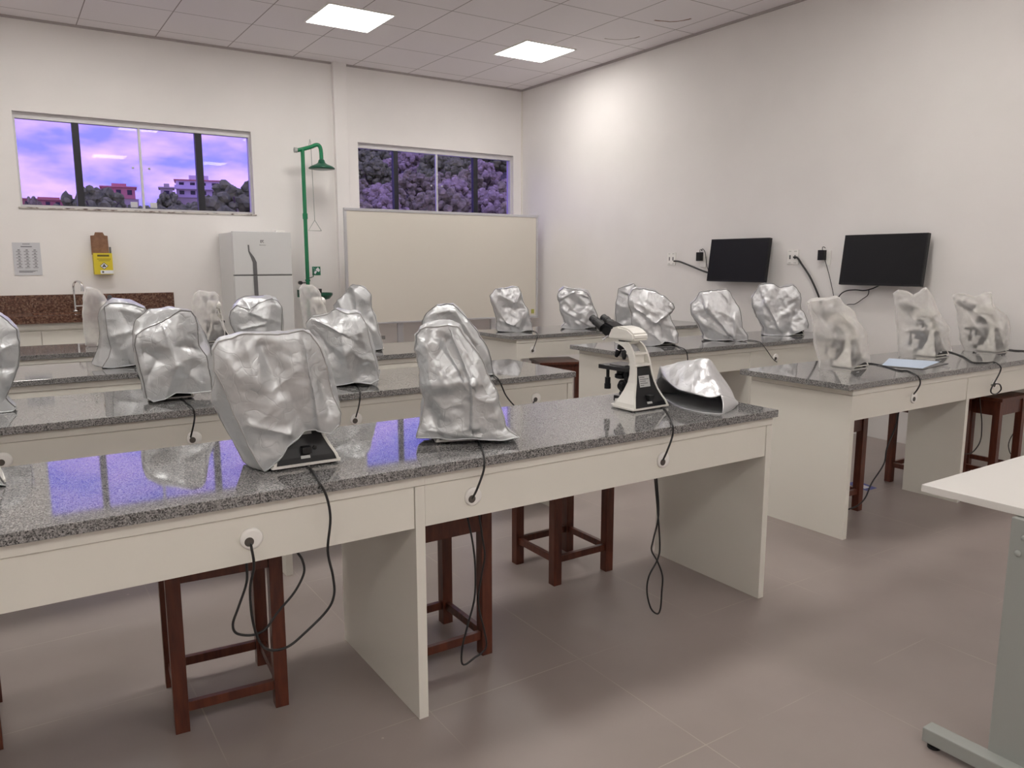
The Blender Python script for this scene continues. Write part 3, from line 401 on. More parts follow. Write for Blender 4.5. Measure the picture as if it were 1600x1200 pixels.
 'S':{"loc":[3.854,2.575,0.82],"rot":-0.912,"f":{"L":[[-0.08,-0.0,0.011],[-0.079,-0.0,0.047],[-0.112,-0.0,0.154],[-0.129,-0.0,0.228],[-0.157,-0.0,0.313],[-0.168,-0.0,0.373]],"T":[[-0.168,-0.0,0.373],[-0.152,-0.0,0.388],[-0.073,-0.0,0.396],[-0.015,-0.0,0.407],[0.002,-0.0,0.397],[0.024,-0.0,0.362],[0.054,-0.0,0.346],[0.081,-0.0,0.329]],"R":[[0.175,-0.0,0.054],[0.171,-0.0,0.079],[0.159,-0.0,0.113],[0.144,-0.0,0.197],[0.128,-0.0,0.235],[0.093,-0.0,0.283],[0.081,-0.0,0.329]],"B":[[-0.08,-0.0,0.011],[-0.003,-0.0,0.002],[0.085,-0.0,0.007],[0.112,-0.0,0.034],[0.143,-0.0,0.056],[0.175,-0.0,0.054]]},"r":{"L":[[-0.066,0.224,0.007],[-0.066,0.224,0.042],[-0.094,0.225,0.146],[-0.109,0.226,0.218],[-0.133,0.227,0.301],[-0.142,0.228,0.36]],"T":[[-0.142,0.228,0.36],[-0.128,0.227,0.374],[-0.06,0.223,0.382],[-0.01,0.221,0.393],[0.004,0.22,0.383],[0.023,0.219,0.349],[0.049,0.217,0.333],[0.072,0.216,0.317]],"R":[[0.153,0.212,0.049],[0.149,0.212,0.073],[0.139,0.212,0.106],[0.126,0.213,0.188],[0.113,0.214,0.225],[0.082,0.215,0.272],[0.072,0.216,0.317]],"B":[[-0.066,0.224,0.007],[-0.0,0.22,0.002],[0.076,0.216,0.003],[0.099,0.215,0.029],[0.125,0.213,0.051],[0.153,0.212,0.049]]},"folds":[[-0.164,0.366,0.078,0.068,0.014,0.008,0],[-0.038,0.354,0.117,0.218,0.017,0.008,0],[-0.1,0.36,-0.008,0.397,0.013,-0.01,0],[0.081,0.269,0.105,0.04,0.013,0.008,0]]},
 'T':{"loc":[4.794,2.65,0.82],"rot":-0.996,"f":{"L":[[-0.088,0.0,0.016],[-0.101,0.0,0.097],[-0.119,0.0,0.255],[-0.141,-0.0,0.363],[-0.151,-0.0,0.399]],"T":[[-0.151,-0.0,0.399],[-0.127,0.0,0.419],[-0.079,-0.0,0.408],[-0.038,0.0,0.385],[-0.001,0.0,0.405],[0.029,-0.0,0.437],[0.064,0.0,0.386],[0.094,0.0,0.316]],"R":[[0.197,0.0,0.054],[0.196,0.0,0.07],[0.181,0.0,0.137],[0.169,-0.0,0.204],[0.137,0.0,0.254],[0.094,0.0,0.316]],"B":[[-0.088,0.0,0.016],[-0.072,-0.0,0.002],[0.043,0.0,0.002],[0.107,0.0,0.005],[0.131,-0.0,0.051],[0.197,0.0,0.054]]},"r":{"L":[[-0.071,0.224,0.012],[-0.082,0.225,0.091],[-0.098,0.225,0.245],[-0.116,0.226,0.35],[-0.125,0.227,0.385]],"T":[[-0.125,0.227,0.385],[-0.104,0.226,0.405],[-0.063,0.224,0.394],[-0.028,0.222,0.371],[0.004,0.22,0.391],[0.03,0.218,0.422],[0.06,0.217,0.372],[0.086,0.215,0.304]],"R":[[0.174,0.21,0.049],[0.173,0.21,0.064],[0.16,0.211,0.13],[0.15,0.212,0.195],[0.123,0.213,0.244],[0.086,0.215,0.304]],"B":[[-0.071,0.224,0.012],[-0.057,0.223,0.002],[0.042,0.218,0.002],[0.097,0.215,0.002],[0.117,0.213,0.046],[0.174,0.21,0.049]]},"folds":[[-0.143,0.387,0.125,0.046,0.015,0.008,0],[-0.129,0.399,0.144,0.207,0.014,0.01,0],[-0.116,0.367,0.03,0.421,0.011,-0.01,0]]},
 'U':{"loc":[5.458,2.546,0.82],"rot":-1.065,"f":{"L":[[-0.123,-0.0,0.011],[-0.151,0.0,0.079],[-0.179,0.0,0.207],[-0.203,-0.0,0.318],[-0.215,0.0,0.373]],"T":[[-0.215,0.0,0.373],[-0.197,-0.0,0.39],[-0.149,0.0,0.387],[-0.089,0.0,0.371],[-0.04,-0.0,0.398],[0.004,-0.0,0.398],[0.025,0.0,0.315],[0.095,-0.0,0.25]],"R":[[0.131,0.0,0.028],[0.126,-0.0,0.053],[0.12,0.0,0.163],[0.109,-0.0,0.213],[0.095,-0.0,0.25]],"B":[[-0.123,-0.0,0.011],[-0.022,0.0,0.003],[0.065,0.0,0.004],[0.131,0.0,0.028]]},"r":{"L":[[-0.11,0.226,0.007],[-0.134,0.227,0.073],[-0.158,0.229,0.198],[-0.179,0.23,0.306],[-0.189,0.23,0.36]],"T":[[-0.189,0.23,0.36],[-0.173,0.23,0.376],[-0.132,0.227,0.373],[-0.081,0.224,0.358],[-0.038,0.222,0.384],[-0.001,0.22,0.384],[0.017,0.219,0.303],[0.078,0.216,0.24]],"R":[[0.109,0.214,0.023],[0.104,0.214,0.048],[0.099,0.214,0.155],[0.09,0.215,0.204],[0.078,0.216,0.24]],"B":[[-0.11,0.226,0.007],[-0.023,0.221,0.002],[0.052,0.217,0.002],[0.109,0.214,0.023]]},"folds":[[-0.194,0.352,0.097,0.141,0.015,0.01,0],[-0.173,0.323,0.014,0.052,0.014,0.008,0]]},
 'W':{"loc":[0.59,6.266,0.82],"rot":-0.094,"f":{"L":[[-0.096,-0.0,0.009],[-0.102,-0.0,0.101],[-0.095,-0.0,0.237],[-0.088,0.0,0.332],[-0.066,-0.0,0.417]],"T":[[-0.066,-0.0,0.417],[-0.022,0.0,0.421],[0.009,-0.0,0.403],[0.043,0.0,0.366],[0.071,-0.0,0.301]],"R":[[0.116,0.0,0.008],[0.125,-0.0,0.138],[0.109,0.0,0.254],[0.071,-0.0,0.301]],"B":[[-0.096,-0.0,0.009],[-0.049,0.0,0.002],[0.116,0.0,0.008]]},"r":{"L":[[-0.083,0.165,0.005],[-0.088,0.165,0.094],[-0.082,0.165,0.227],[-0.076,0.166,0.32],[-0.057,0.167,0.403]],"T":[[-0.057,0.167,0.403],[-0.019,0.169,0.406],[0.007,0.17,0.389],[0.037,0.172,0.353],[0.061,0.173,0.289]],"R":[[0.099,0.176,0.004],[0.107,0.176,0.131],[0.093,0.175,0.244],[0.061,0.173,0.289]],"B":[[-0.083,0.165,0.005],[-0.043,0.168,0.002],[0.099,0.176,0.004]]},"folds":[[-0.043,0.408,-0.012,0.281,0.012,0.01,0]]},
 'H':{"loc":[1.277,6.027,0.82],"rot":-0.209,"f":{"L":[[-0.098,0.0,0.002],[-0.102,0.0,0.131],[-0.095,0.0,0.249],[-0.088,0.0,0.3],[-0.071,0.0,0.365]],"T":[[-0.071,0.0,0.365],[-0.04,0.0,0.383],[0.016,0.0,0.368],[0.065,0.0,0.368],[0.09,0.0,0.344]],"R":[[0.109,0.0,0.039],[0.117,0.0,0.091],[0.097,0.0,0.149],[0.069,0.0,0.198],[0.059,0.0,0.269],[0.09,0.0,0.344]],"B":[[-0.098,0.0,0.002],[-0.036,0.0,0.002],[0.019,0.0,0.023],[0.109,0.0,0.039]]},"r":{"L":[[-0.083,0.165,0.002],[-0.087,0.165,0.124],[-0.081,0.166,0.239],[-0.075,0.166,0.288],[-0.06,0.167,0.352]],"T":[[-0.06,0.167,0.352],[-0.033,0.168,0.369],[0.015,0.171,0.355],[0.057,0.173,0.355],[0.079,0.174,0.331]],"R":[[0.095,0.175,0.034],[0.102,0.176,0.085],[0.085,0.175,0.141],[0.06,0.173,0.189],[0.052,0.173,0.258],[0.079,0.174,0.331]],"B":[[-0.083,0.165,0.002],[-0.03,0.168,0.002],[0.017,0.171,0.018],[0.095,0.175,0.034]]},"folds":[[-0.05,0.355,0.028,0.175,0.013,0.01,0]]},
 'I':{"loc":[2.069,5.973,0.82],"rot":-0.333,"f":{"L":[[-0.079,-0.0,0.002],[-0.082,-0.0,0.164],[-0.096,0.0,0.299],[-0.102,0.0,0.389]],"T":[[-0.102,0.0,0.389],[-0.081,0.0,0.418],[-0.004,0.0,0.413],[0.034,-0.0,0.383],[0.057,0.0,0.347]],"R":[[0.118,0.0,0.002],[0.109,0.0,0.145],[0.079,0.0,0.272],[0.057,0.0,0.347]],"B":[[-0.079,-0.0,0.002],[0.014,0.0,0.002],[0.118,0.0,0.002]]},"r":{"L":[[-0.068,0.166,0.002],[-0.07,0.166,0.156],[-0.082,0.165,0.288],[-0.088,0.165,0.375]],"T":[[-0.088,0.165,0.375],[-0.07,0.166,0.404],[-0.003,0.17,0.399],[0.029,0.172,0.369],[0.049,0.173,0.334]],"R":[[0.102,0.176,0.002],[0.094,0.175,0.137],[0.068,0.174,0.261],[0.049,0.173,0.334]],"B":[[-0.068,0.166,0.002],[0.012,0.171,0.002],[0.102,0.176,0.002]]},"folds":[[-0.083,0.374,0.022,0.197,0.015,0.01,0]]}
}
CABLES = {
 'A':[[0.732,2.238,0.824],[0.715,2.136,0.824],[0.683,1.99,0.832],[0.704,1.99,0.787],[0.713,1.99,0.721],[0.702,1.99,0.631],[0.714,1.99,0.554],[0.715,1.99,0.497],[0.691,1.99,0.455],[0.626,1.99,0.407],[0.58,1.99,0.382],[0.536,1.99,0.384],[0.507,1.99,0.412],[0.49,1.99,0.481],[0.488,1.99,0.571],[0.501,1.99,0.63],[0.497,1.99,0.682],[0.501,2.01,0.685]],
 'A2':[[0.506,2.07,0.656],[0.502,2.07,0.612],[0.499,2.07,0.557],[0.473,2.07,0.49],[0.457,2.07,0.448],[0.466,2.07,0.418],[0.508,2.07,0.402],[0.544,2.07,0.411],[0.581,2.07,0.452],[0.629,2.07,0.498],[0.658,2.07,0.548],[0.655,2.07,0.587],[0.641,2.07,0.615],[0.632,2.07,0.649]],
 'B':[[1.319,2.22,0.824],[1.276,2.116,0.824],[1.229,2.024,0.824],[1.211,1.99,0.809],[1.206,1.99,0.777],[1.183,1.99,0.726],[1.178,2.01,0.693]],
 'B2':[[1.196,2.08,0.659],[1.2,2.08,0.613],[1.217,2.08,0.532],[1.228,2.08,0.44],[1.225,2.08,0.33],[1.199,2.08,0.243],[1.178,2.08,0.175],[1.173,2.08,0.12],[1.187,2.08,0.104],[1.224,2.08,0.118],[1.254,2.08,0.128],[1.27,2.08,0.149],[1.26,2.08,0.209],[1.241,2.08,0.288],[1.241,2.08,0.344],[1.256,2.08,0.414],[1.265,2.08,0.467],[1.257,2.08,0.524],[1.245,2.08,0.605],[1.241,2.08,0.651]],
 'S0':[[2.287,2.324,0.824],[2.18,2.179,0.824],[2.015,1.99,0.833],[2.017,1.99,0.794],[1.994,1.99,0.742],[1.992,2.01,0.699]],
 'S02':[[2.029,2.08,0.664],[2.031,2.08,0.611],[2.047,2.08,0.462],[2.024,2.08,0.369],[2.016,2.08,0.324],[2.048,2.08,0.273],[2.078,2.08,0.206],[2.077,2.08,0.14],[2.073,2.08,0.074],[2.057,2.08,0.054],[2.021,2.08,0.087],[1.998,2.08,0.159],[2.006,2.08,0.222],[2.048,2.08,0.278],[2.059,2.08,0.33],[2.044,2.08,0.462],[2.021,2.08,0.613],[2.019,2.08,0.665]],
 'D':[[0.641,3.771,0.824],[0.642,3.629,0.824],[0.635,3.483,0.824],[0.63,3.34,0.828],[0.635,3.34,0.792],[0.628,3.34,0.753],[0.62,3.37,0.699]],
 'E':[[1.448,3.628,0.824],[1.412,3.484,0.824],[1.362,3.34,0.821],[1.354,3.34,0.764],[1.349,3.37,0.703]],
 'C':[[2.188,3.517,0.824],[2.118,3.342,0.824],[2.14,3.34,0.785],[2.164,3.34,0.736],[2.204,3.34,0.688],[2.252,3.34,0.649],[2.31,3.34,0.643],[2.373,3.37,0.684]],
 'F':[[0.631,4.983,0.824],[0.607,4.737,0.824],[0.605,4.64,0.8],[0.619,4.64,0.763],[0.617,4.64,0.685]],
 'M':[[3.942,5.674,0.824],[3.838,5.437,0.824],[3.719,5.25,0.817],[3.706,5.25,0.77],[3.695,5.28,0.698]],
 'P':[[4.095,4.076,0.824],[4.008,3.926,0.824],[3.931,3.79,0.823],[3.958,3.79,0.781],[3.97,3.79,0.668]],
 'Q':[[4.806,4.005,0.824],[4.801,3.89,0.824],[4.737,3.79,0.817],[4.815,3.79,0.749],[4.871,3.79,0.697],[4.952,3.81,0.66]],
 'R':[[5.797,4.225,0.824],[6.011,4.316,0.824],[5.836,4.125,0.824],[5.374,3.692,0.824]],
 'S':[[4.265,2.663,0.824],[4.303,2.638,0.824],[4.241,2.508,0.824],[4.148,2.378,0.824],[4.168,2.334,0.824],[4.037,2.21,0.821],[4.067,2.21,0.784],[4.047,2.21,0.752],[4.068,2.24,0.718]],
 'S2':[[4.11,2.33,0.651],[4.092,2.33,0.599],[4.076,2.33,0.528],[4.005,2.33,0.411],[3.986,2.33,0.323],[3.883,2.33,0.231],[3.832,2.33,0.157],[3.766,2.33,0.125],[3.68,2.33,0.119]],
 'T':[[5.323,2.727,0.824],[5.222,2.617,0.824],[5.085,2.499,0.824],[4.868,2.338,0.824],[4.901,2.28,0.824],[4.974,2.268,0.824],[4.929,2.21,0.81],[4.936,2.21,0.779],[4.892,2.21,0.729],[4.847,2.21,0.683],[4.853,2.21,0.656],[4.909,2.21,0.643],[4.966,2.21,0.665],[4.944,2.21,0.698],[4.888,2.21,0.706],[4.909,2.24,0.693]],
 'T2':[[4.957,2.33,0.665],[4.98,2.33,0.583],[5.005,2.33,0.512],[5.032,2.33,0.433],[5.039,2.33,0.33],[4.99,2.33,0.275],[4.917,2.33,0.253],[4.8,2.33,0.269]],
 'U':[[5.785,2.563,0.824],[5.755,2.489,0.824],[5.771,2.433,0.824],[5.466,2.17,0.824]],
 'U2':[[5.541,2.33,0.464],[5.511,2.33,0.361],[5.424,2.33,0.277],[5.418,2.33,0.222],[5.482,2.33,0.162],[5.65,2.33,0.125]],
 'K1':[[5.862,5.847,1.429],[5.862,5.765,1.423],[5.862,5.621,1.384],[5.862,5.473,1.341],[5.862,5.337,1.305]],
 'K2':[[5.862,5.474,1.529],[5.862,5.458,1.548],[5.862,5.423,1.51],[5.862,5.401,1.404],[5.862,5.362,1.311]],
 'K3':[[5.862,4.395,1.461],[5.862,4.355,1.456],[5.862,4.306,1.4],[5.862,4.228,1.308],[5.862,4.158,1.2],[5.862,4.107,1.098],[5.862,4.08,0.985]],
 'K4':[[5.862,4.089,1.454],[5.862,4.052,1.364],[5.862,4.014,1.257],[5.862,3.974,1.125],[5.862,3.952,0.992]],
 'K5':[[5.84,3.564,1.237],[5.84,3.621,1.21],[5.84,3.692,1.193],[5.84,3.777,1.195],[5.84,3.857,1.182],[5.84,3.912,1.138],[5.84,3.941,1.047]],
 'K6':[[5.862,3.662,1.203],[5.862,3.67,1.157],[5.862,3.712,1.124],[5.862,3.777,1.08],[5.862,3.84,1.072],[5.862,3.896,1.038]]
}
# ------------------------------------------------------------------ the room shell
XR, YB, ZC = 5.886, 8.682, 3.613
XL, YF = -3.2, -2.2
ZT = 0.82
W1 = (0.25, 2.397, 1.93, 2.79)
W2 = (3.605, 5.75, 1.93, 2.782)

tag(box_obj('floor', (XL, XR, YF, YB, -.1, 0), M_floor), kind='structure')
tag(box_obj('ceiling', (XL, XR, YF, YB, ZC, ZC + .08), M_ceil), kind='structure')
bm = bmesh.new()
for x0, x1, z0, z1 in ((XL, W1[0], 0, ZC), (W1[0], W1[1], 0, W1[2]), (W1[0], W1[1], W1[3], ZC), (W1[1], W2[0], 0, ZC),
                       (W2[0], W2[1], 0, W2[2]), (W2[0], W2[1], W2[3], ZC), (W2[1], XR, 0, ZC)):
    bx(bm, x0, x1, YB, YB + .16, z0, z1)
tag(link_mesh('wall_back', bm, M_wall), kind='structure')
tag(box_obj('wall_right', (XR, XR + .15, YF, YB + .16, 0, ZC), M_wall), kind='structure')
tag(box_obj('wall_left', (XL - .15, XL, YF, YB + .16, 0, ZC), M_wall), kind='structure')
tag(box_obj('wall_front', (XL, XR, YF - .15, YF, 0, ZC), M_wall), kind='structure')
bm = bmesh.new(); bx(bm, 3.315, 3.47, YB - .06, YB, 0, ZC, .004)
tag(link_mesh('trim_1', bm, M_wall), kind='structure')          # the slim pilaster between the windows
bm = bmesh.new(); bx(bm, XR - .012, XR, YB - .012, YB, 0, ZC)
tag(link_mesh('trim_2', bm, M_strip), kind='structure')          # corner bead
bm = bmesh.new()
bx(bm, XL, 3.31, YB - .02, YB, ZC - .02, ZC); bx(bm, 3.475, XR, YB - .02, YB, ZC - .02, ZC); bx(bm, XR - .02, XR, YF, YB - .02, ZC - .02, ZC)
tag(link_mesh('trim_3', bm, mat('ceiling edge angle', (.45, .42, .41), .6)), kind='structure')

M_mull = mat('black window mullion', (.012, .012, .02), .4)
M_winalu = mat('white window aluminium', (.66, .65, .66), .4, .2)
def window(n, W, mull, tape):
    x0, x1, z0, z1 = W
    t = empty('window_%d' % n, ((x0+x1)/2, YB, z0), kind='structure')
    def ch(name, bm, m):
        bmesh.ops.translate(bm, vec=(-(x0+x1)/2, -YB, -z0), verts=bm.verts[:])
        return link_mesh(name, bm, m, t)
    bm = bmesh.new()
    bx(bm, x0, x1, YB+.05, YB+.12, z1-.055, z1); bx(bm, x0, x1, YB+.05, YB+.12, z0, z0+.022)
    bx(bm, x0, x0+.018, YB+.05, YB+.12, z0+.022, z1-.055); bx(bm, x1-.018, x1, YB+.05, YB+.12, z0+.022, z1-.055)
    ch('window_frame', bm, M_winalu)
    bm = bmesh.new(); bx(bm, x0-.02, x1+.02, YB-.012, YB+.16, z0-.016, z0, .003)
    ch('window_sill', bm, noisy(mat('speckled stone sill %d' % n, rough=.4), (.10, .06, .05), (.62, .58, .54), 14, 3, .38, .5, stretch=(1, 4, 4)))
    for k, (a, b_) in enumerate(mull):
        bm = bmesh.new(); bx(bm, a, b_, YB+.055, YB+.115, z0+.022, z1-.055); ch('mullion', bm, M_mull)
    xc = (mull[0][1] + mull[1][0]) / 2
    bm = bmesh.new(); bx(bm, xc-.012, xc+.012, YB+.06, YB+.085, z0+.022, z1-.055); ch('centre_stile', bm, M_alu)
    for a, b_, yy in ((x0+.018, mull[0][0], .10), (mull[0][1], xc-.012, .075), (xc+.012, mull[1][0], .075), (mull[1][1], x1-.018, .10)):
        bm = bmesh.new(); bx(bm, a, b_, YB+yy, YB+yy+.006, z0+.022, z1-.055); ch('window_pane', bm, M_glass)
    for s in (-1, 1):
        bm = bmesh.new(); lathe(bm, [(.012, 0), (.012, .008), (.006, .012)], 12, axis_m((xc+s*.075, YB+.074, z0+.42), (0, -1, 0)))
        ch('pane_knob', bm, M_alu)
        bm = bmesh.new(); bx(bm, xc+s*.09-.032, xc+s*.09+.032, YB+.05, YB+.072, z0+.03, z0+.085, .004); ch('window_latch', bm, M_alu)
    if tape:
        bm = bmesh.new(); bx(bm, x0+.07, x0+.36, YB+.092, YB+.0935, z1-.19, z1-.12)
        ch('sticker', bm, mat('pale sticker', (.85, .80, .9), .5))
window(1, W1, ((.725, .785), (1.838, 1.905)), False)
window(2, W2, ((4.075, 4.13), (5.18, 5.24)), False)

# LED ceiling panels: rows every three ceiling boards
M_led = mat('led diffuser', (.9, .9, .9), .5, emit=(1.0, .955, .90), estr=LAMP_STRENGTH)
lamp0 = empty('ceiling_lamp', (0, 0, 0), label='x', cat='ceiling lamp')
bm = bmesh.new()
for a in ((-.315, .315, -.315, -.302), (-.315, .315, .302, .315), (-.315, -.302, -.302, .302), (.302, .315, -.302, .302)): bx(bm, *a, -.012, 0)
link_mesh('lamp_frame', bm, M_trimw, lamp0)
box_obj('diffuser', (-.302, .302, -.302, .302, -.007, 0), M_led, lamp0)
lx = [2.8845 - 2.055 * 2, 2.8845 - 2.055, 2.8845, 2.8845 + 2.055]; ly = [7.0575, 7.0575 - 4.11, 7.0575 - 8.22]
first = True
for j, y in enumerate(ly):
    for i, x in enumerate(lx):
        o = lamp0 if first else copy_tree(lamp0)
        first = False
        o.location = (x if j == 0 else x - .685, y, ZC)
        if j == 0 and i == 2: o['label'] = 'square white LED ceiling panel above the fridge and the left window wall'
        elif j == 0 and i == 3: o['label'] = 'square white LED ceiling panel nearer the corner above the whiteboard'
        else:
            o['label'] = 'square white LED ceiling panel over the benches nearer the camera'; o['group'] = 'ceiling panels over the near benches'
lamp0['label'] = 'square white LED ceiling panel above the fridge and the left window wall'

# ------------------------------------------------------------------ benches
def grommet(x, y, z, parent):
    bm = bmesh.new()
    lathe(bm, [(.030, 0), (.030, .004), (.0275, .0075), (.020, .0085), (.0, .0090)], 28, axis_m((x, y, z), (0, -1, 0)))
    g = link_mesh('cable_grommet', bm, M_trimw, parent, smooth=True)
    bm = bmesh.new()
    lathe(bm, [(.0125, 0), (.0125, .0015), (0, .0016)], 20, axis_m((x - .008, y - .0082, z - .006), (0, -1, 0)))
    link_mesh('grommet_hole_shade', bm, mat_hole, g)
mat_hole = mat('shadowed cable hole', (.10, .085, .075), .8)  # dark colour of a solid disc stands for the shade inside the hole

def bench(x0, x1, yf, gx, label, pl=True, pr=True, lap=0.0, group=None, d=.66, inner=None):
    t = empty('bench_unit', ((x0+x1)/2, yf, 0), label=label, cat='lab bench', group=group)
    cx = (x0+x1)/2
    f = yf + .02
    def ch(name, dims, m=M_white, bev=.0012):
        a = list(dims); a[0] -= cx; a[1] -= cx; a[2] -= yf; a[3] -= yf
        return box_obj(name, a, m, t, bev)
    th = .032
    if pl: ch('side_panel', (x0, x0+th, f, f+d-.03, 0, .755))
    if pr: ch('side_panel', (x1-th, x1, f, f+(inner or d-.03), 0, .755))
    a = x0 + (th if pl else 0); b_ = x1 - (th if pr else 0)
    ch('top_rail', (x0, x1 - lap, f-.002, f+.02, .757, .789), M_strip)
    ch('top_rail', (x0, x1 - lap, f+d-.05, f+d-.03, .757, .789), M_strip)
    ch('end_rail', (x0, x0+.02, f+.02, f+d-.05, .757, .789), M_strip)
    if pr and not lap: ch('end_rail', (x1-.02, x1, f+.02, f+d-.05, .757, .789), M_strip)
    ch('front_panel', (a + .002, b_ - .002, f+.004, f+.022, .625, .755))
    for g in gx: grommet(g - cx, f + .004 - yf, .692, t)
    return t

def worktop(x0, x1, yf, label, d=.68):
    t = box_obj('granite_worktop', (x0, x1, yf, yf+d, .79, ZT), M_granite, bevel=.0025)
    tag(t, label, 'worktop')
LROWS = (2.01, 3.355, 4.655, 5.90)
RROWS = (2.237, 3.81, 5.27)
names = ['front', 'second', 'third', 'rearmost']
for i, yf in enumerate(LROWS):
    lab = names[i]
    worktop(-2.4, 2.64, yf, 'grey speckled granite worktop on the %s row of the left benches' % lab)
    gx = {0: ([-.7, .509 - 1.3, .509], [1.194, 2.015]), 1: ([-.035, .635], [1.353, 2.384]), 2: ([-.1, .6], [1.4, 2.2]), 3: ([.5], [1.9])}[i]
    bench(-.635, 1.024, yf, [g for g in gx[0] if g > -.6], 'white laminate bench unit, left part of the %s row of left benches' % lab)
    bench(1.024, 2.63, yf, gx[1], 'white laminate bench unit, right part of the %s row of left benches' % lab, pl=False)
for i, yf in enumerate(RROWS):
    lab = ['nearest', 'second', 'rearmost'][i]
    worktop(3.47, XR - .012, yf, 'grey speckled granite worktop on the %s bench row along the screen wall' % lab)
    gx = {0: ([4.105], [4.983]), 1: ([3.95], [4.962]), 2: ([3.702], [4.9])}[i]
    bench(3.535, 4.70, yf, gx[0], 'white laminate bench unit, aisle end of the %s bench row by the screens' % lab, inner=.34)
    bench(4.70, XR - .014, yf, gx[1], 'white laminate bench unit, wall end of the %s bench row by the screens' % lab, pl=False)

# ------------------------------------------------------------------ stools
def make_stool():
    t = empty('wooden_stool', cat='stool', label='x')
    h, w, lg = .565, .170, .021
    box_obj('seat', (-w-.015, w+.015, -w-.015, w+.015, h, h+.022), M_wood, t, .004)
    for sx in (-1, 1):
        for sy in (-1, 1):
            box_obj('leg', (sx*(w-lg)-lg, sx*(w-lg)+lg, sy*(w-lg)-lg, sy*(w-lg)+lg, 0, h), M_wood, t, .002)
    for s in (-1, 1):
        box_obj('apron', (-w+2*lg, w-2*lg, s*(w-lg)-.011, s*(w-lg)+.011, h-.092, h), M_wood, t, .0015)
        box_obj('apron', (s*(w-lg)-.011, s*(w-lg)+.011, -w+2*lg, w-2*lg, h-.092, h), M_wood, t, .0015)
        box_obj('stretcher', (-w+2*lg, w-2*lg, s*(w-lg)-.010, s*(w-lg)+.010, .10, .13), M_wood, t, .0015)
        box_obj('stretcher', (s*(w-lg)-.010, s*(w-lg)+.010, -w+2*lg, w-2*lg, .10, .13), M_wood, t, .0015)
    return t
STOOLS = [
 (.520, 2.520, -.08, 'dark red wooden stool under the front bench below the bulging left cover'),
 (1.235, 2.43, 0, 'dark red wooden stool right beside the middle panel of the front bench'),
 (2.115, 2.78, .0, 'dark red wooden stool standing in the open behind the front bench, below the bare microscope'),
 (-.27, 2.74, 0, 'dark red wooden stool at the left edge of the picture under the front bench'),
 (3.90, 2.66, 0, 'dark red wooden stool hidden mostly by the end panel of the nearest right bench'),
 (4.925, 2.60, .0, 'dark red wooden stool right of the inner panel of the nearest right bench'),
 (5.285, 2.44, 0, 'dark red wooden stool farthest right under the nearest right bench, its seat top in view'),
 (3.97, 5.34, -.35, 'dark red wooden stool in the aisle between second left bench and second right bench'),
]
st0 = make_stool()
for i in range(len(STOOLS) - 1, -1, -1):
    x, y, a, lb = STOOLS[i]
    o = st0 if i == 0 else copy_tree(st0)
    o.location = (x, y, 0); o.rotation_euler = (0, 0, a); o['label'] = lb
    if i < 2:
        for ch in o.children:
            if ch.name.startswith('stretcher'): ch.location.z = -.04
# ------------------------------------------------------------------ microscopes (local +X is the viewing side, origin under the rear edge)
M_tray = mat('microscope stage black', (.02, .02, .022), .3)
M_label = mat('microscope rating label', (.55, .56, .56), .5)
M_ink = mat('dark print', (.06, .06, .07), .6)
SC_ROWS = [(.0135, .0, .120, .100), (.03, .006, .112, .095), (.055, .020, .102, .082), (.08, .030, .093, .070), (.11, .038, .084, .059),
           (.14, .045, .082, .052), (.17, .050, .084, .048), (.195, .056, .089, .046), (.215, .063, .097, .045), (.235, .072, .110, .044),
           (.25, .082, .128, .043), (.262, .094, .158, .042), (.272, .108, .195, .040)]
def scope_plate(bm, s):
    rg = []
    for z, a, b_, y in SC_ROWS:
        rg.append([bm.verts.new(p) for p in ((a, s*y, z), (b_, s*y*.98, z), (b_, s*(y-.009), z), (a, s*(y-.009), z))])
    for A, B in zip(rg, rg[1:]):
        for j in range(4): bm.faces.new((A[j], A[(j+1)%4], B[(j+1)%4], B[j]))
    bm.faces.new(rg[0]); bm.faces.new(rg[-1])
def row_at(z):
    for A, B in zip(SC_ROWS, SC_ROWS[1:]):
        if A[0] <= z <= B[0]:
            t = (z-A[0])/(B[0]-A[0]); return [A[i]+(B[i]-A[i])*t for i in range(4)]
    return SC_ROWS[-1]
